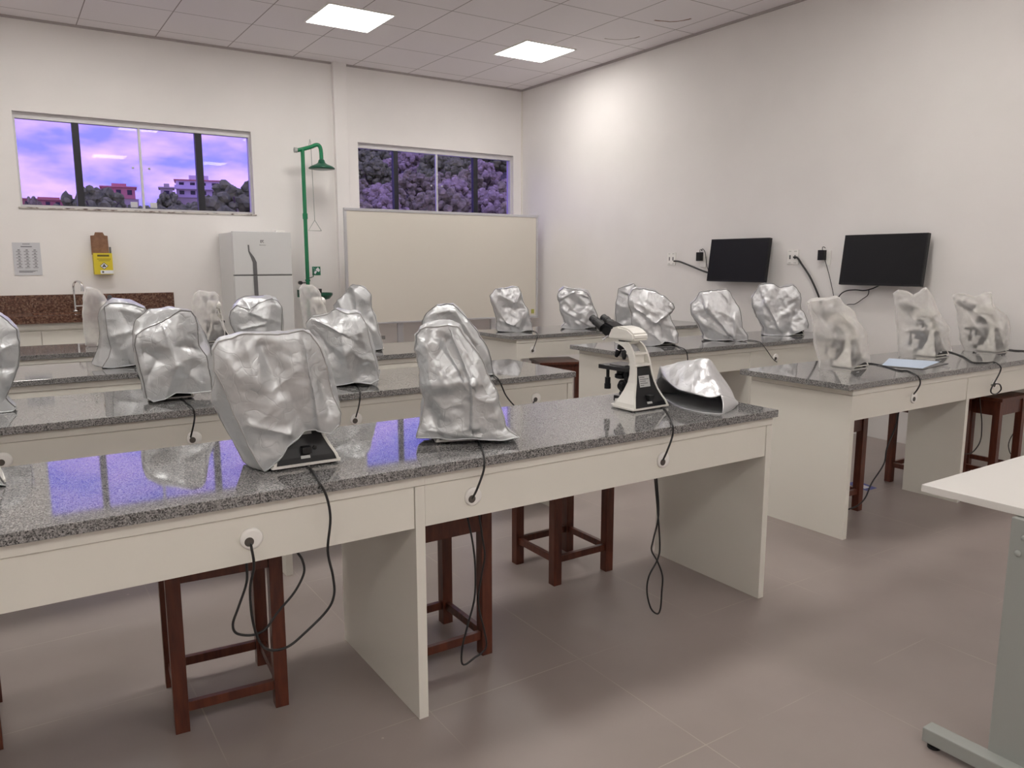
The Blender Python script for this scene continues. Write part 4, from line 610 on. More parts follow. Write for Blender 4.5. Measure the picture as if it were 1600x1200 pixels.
def scope_lower(t):
    bm = bmesh.new()
    prism(bm, [(0, -.102), (.006, -.105), (.12, -.098), (.158, -.078), (.165, -.06), (.165, .06), (.158, .078), (.12, .098), (.006, .105), (0, .102)], 'z', .006, .0135)
    prism(bm, [(.02, -.088), (.11, -.085), (.150, -.064), (.150, .064), (.11, .085), (.02, .088)], 'z', .013, .034)
    prism(bm, [(.08, -.05), (.138, -.045), (.138, .045), (.08, .05)], 'z', .034, .044)
    base = link_mesh('base', bm, M_cream, t)
    for x, y in ((.02, -.085), (.02, .085), (.14, -.05), (.14, .05)):
        bm = bmesh.new(); lathe(bm, [(.009, 0), (.010, .007)], 12, Matrix.Translation((x, y, 0))); link_mesh('foot_pad', bm, M_black, base)
    for s in (-1, 1):
        bm = bmesh.new(); scope_plate(bm, s); link_mesh('arm_side', bm, M_cream, t, smooth=False)
    bm = bmesh.new()
    for z0, z1 in ((.176, .186), (.222, .231)):
        a, b_ = row_at(z0), row_at(z1)
        bx(bm, min(a[1], b_[1])+.001, max(a[1], b_[1])+.045, -a[3]+.007, a[3]-.007, z0, z1, .001)
    bx(bm, .080, .085, -.034, .034, .10, .23); bx(bm, .112, .19, -.031, .031, .262, .273, .001)
    link_mesh('arm_bars', bm, M_cream, t)
    # black rear panel follows the flare
    bm = bmesh.new(); rg = []
    for z, a, b_, y in SC_ROWS[:7]: rg.append([bm.verts.new(p) for p in ((a+.004, y-.0085, z), (a+.004, -y+.0085, z), (a+.02, -y+.0085, z), (a+.02, y-.0085, z))])
    for A, B in zip(rg, rg[1:]):
        for j in range(4): bm.faces.new((A[j], A[(j+1)%4], B[(j+1)%4], B[j]))
    bm.faces.new(rg[0]); bm.faces.new(rg[-1])
    rp_ = link_mesh('rear_panel', bm, M_blackgloss, t)
    def slab(name, z0, z1, y0, y1, m, off, par):
        bm = bmesh.new(); A = row_at(z0); B = row_at(z1)
        v = [bm.verts.new(p) for p in ((A[1]+off, y0, z0), (A[1]+off, y1, z0), (B[1]+off, y1, z1), (B[1]+off, y0, z1),
             (A[1]+.006, y0, z0), (A[1]+.006, y1, z0), (B[1]+.006, y1, z1), (B[1]+.006, y0, z1))]
        for f in ((0,1,2,3),(4,5,6,7),(0,1,5,4),(1,2,6,5),(2,3,7,6),(3,0,4,7)): bm.faces.new([v[i] for i in f])
        return link_mesh(name, bm, m, par)
    lb = slab('rating_label', .092, .138, -.028, .032, M_label, .0028, rp_)
    for k, (w0, w1) in enumerate(((.0, .028), (-.022, .028), (-.005, .028), (-.015, .028), (.008, .028))):
        slab('print_line', .130-k*.008, .1322-k*.008, w0, w1, M_ink, .0022, lb)
    slab('power_switch', .026, .034, -.012, .016, M_label, .002, rp_)
    bm = bmesh.new(); bx(bm, .002, .03, -.016, .012, .040, .060, .002); link_mesh('power_socket', bm, M_black, rp_)
    bm = bmesh.new(); lathe(bm, [(.006, 0), (.006, .007), (0, .008)], 12, axis_m((.024, -.03, .052), (-1, 0, 0))); link_mesh('rear_knob', bm, M_black, rp_)
def scope_upper(t):
    # head
    bm = bmesh.new()
    prism(bm, [(.066, .284), (.076, .278), (.212, .278), (.226, .286), (.204, .326), (.165, .336), (.108, .329), (.072, .308)], 'y', -.044, .044, .007)
    hd = link_mesh('head', bm, M_cream, t, smooth=False)
    bm = bmesh.new(); lathe(bm, [(.036, 0), (.036, .008)], 28, Matrix.Translation((.150, 0, .271))); link_mesh('head_ring', bm, M_black, hd)
    bm = bmesh.new(); lathe(bm, [(.0045, 0), (.0045, .03), (.007, .031), (.007, .037)], 10, axis_m((.222, .03, .298), (.5, .45, -.5))); link_mesh('lock_screw', bm, M_chrome, hd)
    # binocular tube
    bm = bmesh.new()
    prism(bm, [(.206, .286), (.230, .282), (.268, .298), (.290, .330), (.260, .350), (.198, .330)], 'y', -.040, .040, .008)
    bi = link_mesh('binocular_tube', bm, M_blackgloss, t)
    for s in (-1, 1):
        bm = bmesh.new()
        d = Vector((.80, 0, .42)).normalized()
        lathe(bm, [(.021, 0), (.021, .030), (.0175, .032), (.0175, .046), (.019, .048), (.019, .060), (.0165, .064), (.0165, .082), (.012, .084), (.011, .080), (0, .080)], 24,
              axis_m((.262, s*.032, .322), d))
        link_mesh('eyepiece', bm, M_black, bi, smooth=False)
    # nosepiece with objectives
    bm = bmesh.new(); lathe(bm, [(0, 0), (.028, 0), (.031, .006), (.031, .014), (.018, .024), (.018, .036)], 28, axis_m((.165, 0, .236), (-.12, 0, 1)))
    ns = link_mesh('nosepiece', bm, M_blackgloss, t, smooth=False)
    for k, L_ in enumerate((.040, .046, .052, .034)):
        a = R(45 + 90*k); bm = bmesh.new()
        lathe(bm, [(.0115, 0), (.0115, .010), (.0125, .011), (.0125, .022), (.0095, L_*.8), (.006, L_)], 18,
              axis_m((.165 + .019*math.cos(a), .019*math.sin(a), .240), (.42*math.cos(a), .42*math.sin(a), -1)))
        ob = link_mesh('objective', bm, M_blackgloss, ns)
        bm = bmesh.new(); lathe(bm, [(.0118, 0), (.0128, .0005), (.0128, .003), (.0118, .0035)], 18, axis_m(Vector((.165 + .019*math.cos(a), .019*math.sin(a), .240)) + Vector((.42*math.cos(a), .42*math.sin(a), -1)).normalized()*.006, (.42*math.cos(a), .42*math.sin(a), -1)))
        link_mesh('objective_ring', bm, M_chrome, ob)
    # stage
    bm = bmesh.new(); bx(bm, .088, .250, -.068, .068, .152, .170, .002)
    sg = link_mesh('stage', bm, M_tray, t)
    bm = bmesh.new(); bx(bm, .11, .17, -.052, -.036, .170, .175, .001); bx(bm, .11, .20, .036, .05, .170, .175, .001); bx(bm, .108, .118, -.05, .05, .170, .176, .001)
    link_mesh('slide_holder', bm, M_dgrey, sg)
    bm = bmesh.new(); bx(bm, .082, .14, -.024, .024, .085, .153, .002); link_mesh('stage_bracket', bm, M_tray, t)
    bm = bmesh.new(); lathe(bm, [(.022, 0), (.029, .004), (.029, .018), (.022, .022), (.022, .044)], 24, Matrix.Translation((.178, 0, .110))); link_mesh('condenser', bm, M_blackgloss, t)
    bm = bmesh.new(); lathe(bm, [(.032, 0), (.032, .010), (.026, .020), (.026, .036), (.018, .042)], 24, Matrix.Translation((.145, 0, .044))); bx(bm, .150, .195, -.03, .03, .014, .040, .005); link_mesh('illuminator', bm, M_blackgloss, t)
    bm = bmesh.new(); lathe(bm, [(.007, 0), (.007, .035), (.012, .036), (.012, .062), (.014, .064), (.014, .085)], 16, axis_m((.212, .048, .152), (0, 0, -1))); link_mesh('stage_control', bm, M_blackgloss, t)
    for s in (-1, 1):
        bm = bmesh.new(); lathe(bm, [(.012, 0), (.025, .002), (.026, .006), (.026, .020), (.024, .022), (.015, .021), (.015, .034), (.013, .036), (0, .036)], 26, axis_m((.112, s*.040, .092), (0, s, 0)))
        link_mesh('focus_knob', bm, M_blackgloss, t, smooth=False)
    bm = bmesh.new(); lathe(bm, [(.010, 0), (.010, .006), (.012, .008), (.012, .014), (0, .015)], 18, axis_m((.100, .042, .138), (0, 1, 0))); link_mesh('lock_knob', bm, M_blackgloss, t)

scope = empty('microscope', (2.198, 2.292, ZT), R(93), label='bare cream and black binocular microscope standing uncovered on the right of the front bench', cat='microscope')
scope_lower(scope); scope_upper(scope)
def place_full(x, y, rz, label, z=ZT, s=1.0):
    o = copy_tree(scope); o.location = (x, y, z); o.rotation_euler = (0, 0, R(rz)); o.scale = (s, s, s); o['label'] = label
    return o
place_full(4.10, 2.585, 92, 'microscope inside the frosted cover at the aisle end of the nearest right bench', s=.90)
place_full(5.035, 2.61, 92, 'microscope inside the frosted cover behind the pale paper on the nearest right bench', s=.90)
place_full(5.645, 2.53, 92, 'microscope inside the frosted cover at the far right of the nearest right bench', s=.90)
place_full(.66, 6.25, 88, 'microscope in the clear bag on the rearmost left bench below the tap', s=.95)
place_full(1.375, 6.10, 90, 'microscope in the clear bag left of the fridge, its black foot showing', s=.92)
place_full(2.18, 6.05, 88, 'microscope in the clear bag in front of the green shower pipe', s=.95)

# the microscopes of which only the foot shows below a silver cover
low0 = empty('microscope', cat='microscope', label='x'); scope_lower(low0)
LOWS = [
 (.722, 2.192, 90, 1.0, 'black rear and foot of the microscope under the bulging front left silver cover'),
 (1.272, 2.212, 72, .98, 'foot of the microscope under the tall middle silver cover on the front bench'),
 (.60, 3.63, 86, .9, 'microscope foot below the quilted silver cover on the second left bench, left part'),
 (1.44, 3.60, 92, .9, 'microscope foot below the silver cover between the bulging one and the tall one'),
 (2.06, 3.60, 90, .9, 'microscope foot under the silver cover hidden behind the tall middle one'),
 (.56, 4.96, 90, .9, 'microscope foot under the silver cover below the brown splashback'),
 (1.42, 5.12, 90, .85, 'microscope under the silver cover in front of the fridge door'),
 (2.12, 4.96, 90, .85, 'microscope foot under the pointed silver cover beside the whiteboard'),
 (-.12, 3.72, 90, .9, 'microscope foot under the silver cover cut by the left picture edge, second bench'),
 (-.13, 2.47, 90, 1.0, 'black foot of the microscope at the left picture edge on the front bench'),
 (3.82, 5.60, 70, .85, 'microscope foot under the silver cover before the right edge of the whiteboard'),
 (4.50, 5.54, 70, .85, 'microscope foot under the silver cover standing against the bare screen wall, rearmost right bench'),
 (5.04, 5.62, 70, .8, 'microscope under the narrow silver cover half hidden behind another one'),
 (4.04, 4.08, 70, .85, 'microscope foot under the slumped silver cover right behind the bare microscope'),
 (4.76, 4.08, 70, .85, 'microscope foot under the silver cover below the left screen, second right bench'),
 (5.47, 4.04, 72, .85, 'microscope foot under the wide silver cover between the two screens'),
]
for i, (x, y, a, s, lb) in enumerate(LOWS):
    o = low0 if i == 0 else copy_tree(low0)
    o.location = (x, y, ZT); o.rotation_euler = (0, 0, R(a)); o.scale = (s, s, s); o['label'] = lb

# ------------------------------------------------------------------ dust covers
def resample(P, n):
    P = [Vector(p) for p in P]; d = [0]
    for a, b_ in zip(P, P[1:]): d.append(d[-1] + (b_-a).length)
    out = []; k = 0
    for i in range(n):
        t = d[-1]*i/(n-1)
        while k < len(P)-2 and d[k+1] < t: k += 1
        w = (t-d[k])/max(1e-9, d[k+1]-d[k]); out.append(P[k].lerp(P[k+1], max(0, min(1, w))))
    return out

def nvec(p):
    return Vector((noise.noise(p + Vector((9.3, 1.5, 2.7))), noise.noise(p + Vector((-3.1, 12.2, 6.9))), noise.noise(p + Vector((4.4, -7.7, 15.1)))))
def _rnd(i, j, k, s):
    n = (i*73856093) ^ (j*19349663) ^ (k*83492791) ^ (s*2654435761)
    n = (n ^ (n >> 13))*1274126177 & 0xffffffff
    return ((n ^ (n >> 16)) & 0xffff)/32767.5 - 1
def facet(q, s):
    """random heights joined by flat triangles: crisp creases between planar facets"""
    i, j, k = math.floor(q.x), math.floor(q.y), math.floor(q.z)
    f = sorted(((q.x-i, 0), (q.y-j, 1), (q.z-k, 2)), reverse=True)
    c = [i, j, k]; v = _rnd(*c, s)*(1-f[0][0])
    for n in range(3):
        c[f[n][1]] += 1
        v += _rnd(*c, s)*(f[n][0] - (f[n+1][0] if n < 2 else 0))
    return v
R1 = Matrix.Rotation(.7, 3, (.3, .5, .8)); R2 = Matrix.Rotation(1.9, 3, (.8, -.3, .4)); R3 = Matrix.Rotation(2.6, 3, (-.2, .9, .5))
def ridges(p, seed, k=1.0):
    off = Vector((seed*3.17, seed*1.93, seed*.71))
    q = p + nvec(p*4 + off)*.03 + nvec(p*13 + off)*.006
    a = .55*math.sin(seed*2.3); ca, sa = math.cos(a), math.sin(a)
    u, w = q.x*ca + q.z*sa, -q.x*sa + q.z*ca
    h = facet(R1 @ Vector((u*11, q.y*9, w*4.6)) + off, seed)*.0145
    a = -.9 + .5*math.cos(seed*1.7); ca, sa = math.cos(a), math.sin(a)
    u, w = q.x*ca + q.z*sa, -q.x*sa + q.z*ca
    h += facet(R2 @ Vector((u*21, q.y*17, w*9)) + off, seed+50)*.0090
    h += facet(R3 @ q*36 + off, seed+90)*.0034
    h += facet(R1 @ q*80 + off, seed+130)*.0011
    h += (.2 - abs(noise.noise(Vector((q.x*9+q.z*5, q.y*6, q.z*4-q.x*2)) + off)))*.026
    return h*k

def fold_h(s, z, folds):
    h = 0
    for x0, z0, x1, z1, w, amp, side in folds:
        dx, dz = x1-x0, z1-z0; L2 = dx*dx+dz*dz
        t = max(0, min(1, ((s-x0)*dx+(z-z0)*dz)/L2))
        ex, ez = s-(x0+dx*t), z-(z0+dz*t); d = math.hypot(ex, ez)
        sg = (dx*ez-dz*ex)
        ww = w*1.6
        if side and sg < 0: ww = w*.35
        h += amp*math.exp(-(d/ww)**1.3)
    return h

def cover(key, label, m, n=44, seed=1, k=1.0, bulge=.025, cat='microscope cover', group=None, name='dust_cover', pipe=True):
    c = COVERS[key]
    t = empty(name, c['loc'], c['rot'], label=label, cat=cat, group=group)
    bm = bmesh.new()
    nv = n
    def panel(f):
        Lc, Tc, Rc, Bc = (resample(f[q], n) for q in 'LTRB')
        g = []
        for j in range(n):
            v = j/(n-1); row = []
            for i in range(n):
                u = i/(n-1)
                p = Lc[j]*(1-u) + Rc[j]*u + Bc[i]*(1-v) + Tc[i]*v - (Bc[0]*(1-u)*(1-v) + Bc[-1]*u*(1-v) + Tc[0]*(1-u)*v + Tc[-1]*u*v)
                row.append((p, u, v))
            g.append(row)
        return g
    F = panel(c['f']); B = panel(c['r'])
    folds = c['folds']
    def build(g, front):
        out = []
        for row in g:
            r_ = []
            for p, u, v in row:
                q = p.copy()
                bul = bulge*(math.sin(math.pi*u)**.7 if 0 < u < 1 else 0)*(1-(2*v-1)**4*.9 if v > .5 else (.25+.75*math.sin(math.pi*v)))
                q.y += -bul if front else bul*.6
                if front:
                    edge = min(1, min(u, 1-u)*9)*min(1, (1-v)*9)
                    q.y -= fold_h(p.x, p.z, folds)*edge*1.25
                r_.append(bm.verts.new(q))
            out.append(r_)
        for j in range(n-1):
            for i in range(n-1):
                bm.faces.new((out[j][i], out[j][i+1], out[j+1][i+1], out[j+1][i]))
        return out
    VF = build(F, True); VB = build(B, False)
    bf = [VF[j][0] for j in range(n)] + [VF[-1][i] for i in range(1, n)] + [VF[j][-1] for j in range(n-2, -1, -1)]
    bb = [VB[j][0] for j in range(n)] + [VB[-1][i] for i in range(1, n)] + [VB[j][-1] for j in range(n-2, -1, -1)]
    G = 10; strips = [bf]
    cen = sum((v.co for v in bf), Vector()) / len(bf)
    for g_ in range(1, G):
        w = g_/G; st = []
        for a, b_ in zip(bf, bb):
            p = a.co.lerp(b_.co, w)
            o = Vector((p.x-cen.x, 0, max(0, p.z-.1)));
            if o.length > 1e-4: p += o.normalized()*.010*math.sin(math.pi*w)
            st.append(bm.verts.new(p))
        strips.append(st)
    strips.append(bb)
    for A, Bq in zip(strips, strips[1:]):
        for i in range(len(bf)-1): bm.faces.new((A[i], A[i+1], Bq[i+1], Bq[i]))
    bmesh.ops.recalc_face_normals(bm, faces=bm.faces[:])
    cc = sum((v.co for v in bm.verts), Vector())/len(bm.verts)
    bm.normal_update()
    tot = sum(f.normal.dot(f.calc_center_median()-cc) for f in bm.faces)
    sgn = 1 if tot > 0 else -1
    moves = []
    for v in bm.verts:
        h = ridges(v.co, seed, k)
        fade = min(1, v.co.z/.05)*.8 + .2
        moves.append((v, v.normal*sgn*h*fade))
    for v, d in moves:
        v.co += d
        if v.co.z < .0025: v.co.z = .0025
    seamF = [v.co.copy() for v in bf]; seamB = [v.co.copy() for v in bb]
    sm = [v.co.copy() for v in VF[0]]
    body = link_mesh('cover_body', bm, m, t, smooth=True)
    if m is not M_frost:
        sd = body.modifiers.new('cloth', 'SOLIDIFY'); sd.thickness = .0012; sd.offset = -1
    if pipe:
        for S in (seamF, seamB):
            bm = bmesh.new(); tube(bm, [p + Vector((0, -.0005, .0005)) for p in S], .0021, 5); link_mesh('piping', bm, M_hem if pipe is True else pipe, t, smooth=True)
        bm = bmesh.new(); tube(bm, [p + Vector((0, -.001, .001)) for p in sm], .0024, 5); link_mesh('hem', bm, m, t, smooth=True)
    return t

M_pipe_pale = mat('pale grey piping', (.42, .42, .42), .5)
cover('A', 'large bulging silver cover on the front bench, its hem lifted off a black microscope foot', M_silver, 100, 1, .5, .022, pipe=M_pipe_pale)
cover('B', 'tall crumpled silver cover in the middle of the front bench with a deep vertical crease', M_silver, 100, 2, .78, .022, pipe=M_pipe_pale)
cover('C', 'silver cover on the second left bench peeking out behind the tall crumpled one', M_silver, 50, 3, 0.6)
cover('D', 'squarish silver cover with dark piping, left of the bulging one, on the second left bench', M_silver, 64, 4, 0.5)
cover('E', 'silver cover with sagging top, between the bulging one and the tall one', M_silver, 64, 5, 0.55, pipe=M_pipe_pale)
cover('F', 'silver cover with dark piping in front of the brown splashback, third left bench', M_silver, 50, 6, 0.45)
cover('G', 'silver cover standing before the fridge door', M_silver, 44, 7, 0.6)
cover('J', 'pointed silver cover overlapping the lower left corner of the whiteboard', M_silver, 44, 8, 0.8, pipe=M_pipe_pale)
cover('K', 'silver cover cut off by the left picture edge on the second left bench', M_silver, 44, 9, 0.55)
cover('L', 'silver cover almost wholly outside the left picture edge on the front bench', M_silver, 40, 10, 0.6)
cover('M', 'silver cover before the lower right corner of the whiteboard, tilted to the left', M_silver2, 50, 11, .85)
cover('N', 'silver cover alone before bare wall on the rearmost right bench', M_silver2, 50, 12, .95)
cover('O', 'narrow silver cover half hidden behind the slumped one, rearmost right bench', M_silver2, 40, 13, .8)
cover('P', 'slumped silver cover folded over to the right, just behind the bare microscope', M_silver2, 56, 14, 1.0)
cover('Q', 'silver cover with a deep diagonal fold below the left screen', M_silver2, 56, 15, .9)
cover('R', 'widest silver cover between the two wall screens, with a dented top', M_silver2, 56, 16, .9)
kw = dict(name='plastic_cover', pipe=False, bulge=.02)
cover('S', 'frosted translucent cover at the aisle end of the nearest right bench', M_frost, 56, 17, .6, **kw)
cover('T', 'frosted translucent cover with a peaked top under the right screen', M_frost, 56, 18, .6, **kw)
cover('U', 'frosted translucent cover at the far right showing dark eyepieces', M_frost, 56, 19, .6, **kw)
cover('W', 'slim translucent bag beside the tap on the rearmost left bench', M_frost, 36, 20, .6, **kw)
cover('H', 'translucent bag left of the fridge on the rearmost left bench', M_frost, 36, 21, .6, **kw)
cover('I', 'translucent bag in front of the green shower pipe', M_frost, 36, 22, .6, **kw)

# the silver cover taken off and lying on its side
def fallen():
    o = Vector((2.43, 2.28, ZT))
    t = empty('dust_cover', o, 0, label='bright silver cover taken off and lying open on its side beside the bare microscope', cat='microscope cover')
    LL = [(2.60,2.19,.822),(2.504,2.129,.822),(2.385,2.075,.822),(2.343,2.087,.822),(2.318,2.184,.822),(2.35,2.30,.822),(2.43,2.45,.822)]
    UL = [(2.60,2.192,.826),(2.53,2.135,.850),(2.40,2.10,.890),(2.355,2.125,.882),(2.345,2.25,.890),(2.37,2.33,.893),(2.42,2.46,.918)]
    RG = [(2.60,2.21,.845),(2.585,2.225,.885),(2.535,2.25,.962),(2.49,2.262,1.012),(2.47,2.34,.998),(2.45,2.42,.980),(2.44,2.50,.955)]
    BG = [(2.615,2.23,.822),(2.62,2.28,.822),(2.62,2.36,.822),(2.61,2.43,.822),(2.58,2.50,.822),(2.53,2.55,.822),(2.46,2.56,.822)]
    n = 46
    def mk(c): return resample(catmull([Vector(p)-o for p in c], 8), n)
    LLc, ULc, RGc, BGc = mk(LL), mk(UL), mk(RG), mk(BG)
    def sheet(bm, curves, m_each, seed, amp, flat=False):
        rows = []
        for a, b_ in zip(curves, curves[1:]):
            for j in range(m_each):
                rows.append([p.lerp(q, j/m_each) for p, q in zip(a, b_)])
        rows.append(list(curves[-1]))
        V = []
        for j, r_ in enumerate(rows):
            f = min(1, j/3, (len(rows)-1-j)/3)
            vs = []
            for p in r_:
                h = ridges(p*1.0, seed, amp)*f
                d = Vector((-.45, -.55, .7)) if not flat else Vector((0, 0, 1))
                q = p + d*h
                q.z = max(q.z, .0025)
                vs.append(bm.verts.new(q))
            V.append(vs)
        for A, B in zip(V, V[1:]):
            for i in range(n-1): bm.faces.new((A[i], A[i+1], B[i+1], B[i]))
        return V
    bm = bmesh.new(); V = sheet(bm, [ULc, RGc, BGc], 24, 31, .8)
    # closing flap right of the mouth
    kx = int(n*.40)
    fl = []
    for j in range(9):
        fl.append([bm.verts.new(LLc[i].lerp(ULc[i], j/8) + Vector((-.3, -.9, 0))*(.012*math.sin(math.pi*j/8))) for i in range(kx)])
    for A, B in zip(fl, fl[1:]):
        for i in range(kx-1): bm.faces.new((A[i], A[i+1], B[i+1], B[i]))
    b_ = link_mesh('cover_body', bm, M_silver2, t, smooth=True)
    md = b_.modifiers.new('cloth', 'SOLIDIFY'); md.thickness = .0012
    bm = bmesh.new(); sheet(bm, [LLc, BGc], 14, 33, .25, True)
    q = link_mesh('cover_underside', bm, M_silver, t, smooth=True)
    bm = bmesh.new()
    # dark grey sheet close under the upper sheet
    sheet(bm, [[p + Vector((.012, .012, -.008)) for p in ULc], [p + Vector((.012, .012, -.035)) for p in RGc], [p + Vector((-.015, -.01, .004)) for p in BGc]], 8, 31, .3)
    link_mesh('underlayer', bm, M_inside, t, smooth=True)
    bm = bmesh.new(); tube(bm, [p for p in LLc], .002, 5); link_mesh('hem', bm, M_silver2, t, smooth=True)
fallen()

# ------------------------------------------------------------------ power cords
M_cord = mat('black cord', (.014, .014, .015), .4)
def by_label(start):
    for o in scene.objects:
        if o.parent is None and str(o.get('label', '')).startswith(start): return o
    raise RuntimeError(start)
def cord(key, name, owner, r, m=None):
    bm = bmesh.new(); P = catmull(CABLES[key], 6)
    ow = by_label(owner)
    Mw = Matrix.LocRotScale(ow.location, ow.rotation_euler, ow.scale).inverted()
    tube(bm, P, r, 8)
    bmesh.ops.transform(bm, matrix=Mw, verts=bm.verts[:])
    return link_mesh(name, bm, m or M_cord, ow, smooth=True)
SC1 = 'black flat screen on the wall, the smaller'; SC2 = 'black flat screen on the wall, the larger'
for key, owner, r in (
 ('A', LOWS[0][4], .0036), ('A2', LOWS[0][4], .0036), ('B', LOWS[1][4], .0036), ('B2', LOWS[1][4], .0034),
 ('S0', 'bare cream', .0036), ('S02', 'bare cream', .0034), ('D', LOWS[2][4], .0036), ('E', LOWS[3][4], .0034), ('C', LOWS[4][4], .0036),
 ('F', LOWS[5][4], .0032), ('M', LOWS[10][4], .0030), ('P', LOWS[13][4], .0036), ('Q', LOWS[14][4], .0028), ('R', LOWS[15][4], .0036),
 ('S', 'microscope inside the frosted cover at the aisle', .0040), ('S2', 'microscope inside the frosted cover at the aisle', .0040),
 ('T', 'microscope inside the frosted cover behind', .0040), ('T2', 'microscope inside the frosted cover behind', .0034),
 ('U', 'microscope inside the frosted cover at the far', .0036), ('U2', 'microscope inside the frosted cover at the far', .0028)):
    cord(key, 'power_cord', owner, r)
# ------------------------------------------------------------------ wall screens
def screen(yc, label, w=.685, h=.40):
    t = empty('wall_screen', (XR - .012, yc, 1.435), 0, label=label, cat='screen')
    tilt = R(7); Mx = Matrix.Translation((-.085, 0, 0)) @ Matrix.Rotation(tilt, 4, 'Y')
    bm = bmesh.new(); bx(bm, -.018, .018, -w/2, w/2, -h/2, h/2, .004); bx(bm, .018, .034, -w*.3, w*.3, -h*.32, h*.25, .006)
    bmesh.ops.transform(bm, matrix=Mx, verts=bm.verts[:]); link_mesh('housing', bm, M_blackgloss, t)
    bm = bmesh.new(); bx(bm, -.0192, -.0178, -w/2+.008, w/2-.008, -h/2+.014, h/2-.008)
    bmesh.ops.transform(bm, matrix=Mx, verts=bm.verts[:]); link_mesh('screen_panel', bm, M_screen, t)
    bm = bmesh.new(); bx(bm, -.06, .012, -.05, .05, -.05, .05); bx(bm, .004, .012, -.11, .11, -.1, .1)
    link_mesh('wall_bracket', bm, M_dgrey, t)
    return t
screen(4.945, 'black flat screen on the wall, the smaller-looking left one')
screen(3.52, 'black flat screen on the wall, the larger-looking right one')

for key, owner, r in (('K1', SC1, .0085), ('K2', SC1, .0032), ('K3', SC2, .0085), ('K4', SC2, .0028), ('K5', SC2, .0050), ('K6', SC2, .0032)):
    cord(key, 'screen_cable', owner, r)

def plate(y, z, label, w, h, holes):
    t = empty('wall_socket', (XR, y, z), 0, label=label, cat='socket')
    bm = bmesh.new(); bx(bm, -.012, 0, -w/2, w/2, -h/2, h/2, .003); link_mesh('face_plate', bm, M_trimw, t)
    if holes:
        for s in (-1, 1):
            bm = bmesh.new(); bx(bm, -.0135, -.011, s*.026-.007, s*.026+.007, -.018, .018, .001); link_mesh('outlet', bm, M_dgrey, t)
            bm = bmesh.new()
            for k in range(3):
                for q in (-1, 1): bx(bm, -.0128, -.0115, s*.028-.012+k*.009, s*.028-.006+k*.009, q*h*.40-.002, q*h*.40+.002)
            link_mesh('vent_marks', bm, M_dgrey, t)
    return t
plate(5.899, 1.452, 'white double socket plate left of the left screen', .115, .125, True)
plate(4.415, 1.462, 'white double socket plate between the screens', .115, .125, True)
plate(5.46, 1.425, 'white single socket plate holding the left black adapter', .075, .115, False)
plate(4.075, 1.455, 'white single socket plate holding the right black adapter', .075, .125, False)
for y, z, lb in ((5.485, 1.475, 'small black power adapter plugged in beside the left screen'), (4.105, 1.480, 'small black power adapter plugged in left of the right screen')):
    t = empty('power_adapter', (XR - .012, y, z), 0, label=lb, cat='adapter')
    box_obj('adapter_body', (-.045, 0, -.028, .028, -.045, .04), M_blackgloss, t, .004)
    bm = bmesh.new(); tube(bm, catmull([(-.02, 0, .038), (-.022, 0, .06), (-.02, -.01, .066), (-.012, -.022, .055)], 5), .003, 6); link_mesh('adapter_lead', bm, M_black, t)

# ------------------------------------------------------------------ whiteboard on a stand
wb = empty('whiteboard', (4.48, 8.15, 0), 0, label='large wide whiteboard with aluminium frame on a stand below the right window', cat='whiteboard')
def wbc(name, bm, m): return link_mesh(name, bm, m, wb)
w2, zb, zt_ = 1.285, .725, 2.0
bm = bmesh.new(); bx(bm, -w2+.02, w2-.02, -.008, .008, zb+.02, zt_-.02); wbc('writing_surface', bm, mat('ivory writing board', (.70, .665, .60), .35))
bm = bmesh.new()
bx(bm, -w2, w2, -.014, .014, zt_-.03, zt_, .003); bx(bm, -w2, w2, -.014, .014, zb, zb+.022, .003)
bx(bm, -w2, -w2+.028, -.014, .014, zb+.022, zt_-.03); bx(bm, w2-.028, w2, -.014, .014, zb+.022, zt_-.03); wbc('frame', bm, M_alu)
bm = bmesh.new(); bx(bm, w2-.10, w2-.055, -.0095, -.008, zb+.045, zb+.10); wbc('label_sticker', bm, mat('olive sticker', (.42, .42, .10), .6))
bm = bmesh.new(); bx(bm, w2-.35, w2-.02, -.06, -.012, zb-.012, zb-.002, .002); wbc('pen_tray', bm, M_alu)
for s in (-.63, .63):
    bm = bmesh.new(); bx(bm, s-.035, s+.035, .015, .045, .05, zt_-.1, .004); lg = wbc('leg', bm, M_alu)
    bm = bmesh.new(); bx(bm, s-.03, s+.03, -.25, .25, .055, .095, .004); link_mesh('foot', bm, M_alu, wb)
    for q in (-.22, .22):
        bm = bmesh.new(); lathe(bm, [(0, -.012), (.028, -.012), (.028, .012), (0, .012)], 18, axis_m((s, q, .028), (1, 0, 0))); link_mesh('caster', bm, M_black, wb)

# ------------------------------------------------------------------ refrigerator
fr_ = empty('refrigerator', (2.295, 8.09, 0), 0, label='white two-door refrigerator against the window wall', cat='refrigerator')
W_ = .295
box_obj('cabinet', (-W_, W_, .055, .57, .03, 1.715), M_fridge, fr_, .006)
top_d = box_obj('freezer_door', (-W_, W_, 0, .05, 1.292, 1.725), M_fridge, fr_, .006)
low_d = box_obj('fridge_door', (-W_, W_, 0, .05, .08, 1.280), M_fridge, fr_, .006)
box_obj('door_gap', (-W_+.003, W_-.003, .01, .055, 1.279, 1.293), M_dgrey, fr_)
box_obj('hinge_cap', (.15, .24, .02, .09, 1.725, 1.742), M_trimw, fr_, .003)
box_obj('base_grille', (-W_+.01, W_-.01, .03, .06, .0, .08), M_dgrey, fr_)
hp = [(-.149,1.590),(-.137,1.590),(-.134,1.527),(-.092,1.468),(-.069,1.418),(-.068,1.293),(-.107,1.293),(-.107,1.415),(-.124,1.466),(-.146,1.524)]
bm = bmesh.new(); prism(bm, hp, 'y', -.006, .002); link_mesh('handle', bm, M_dgrey, top_d)
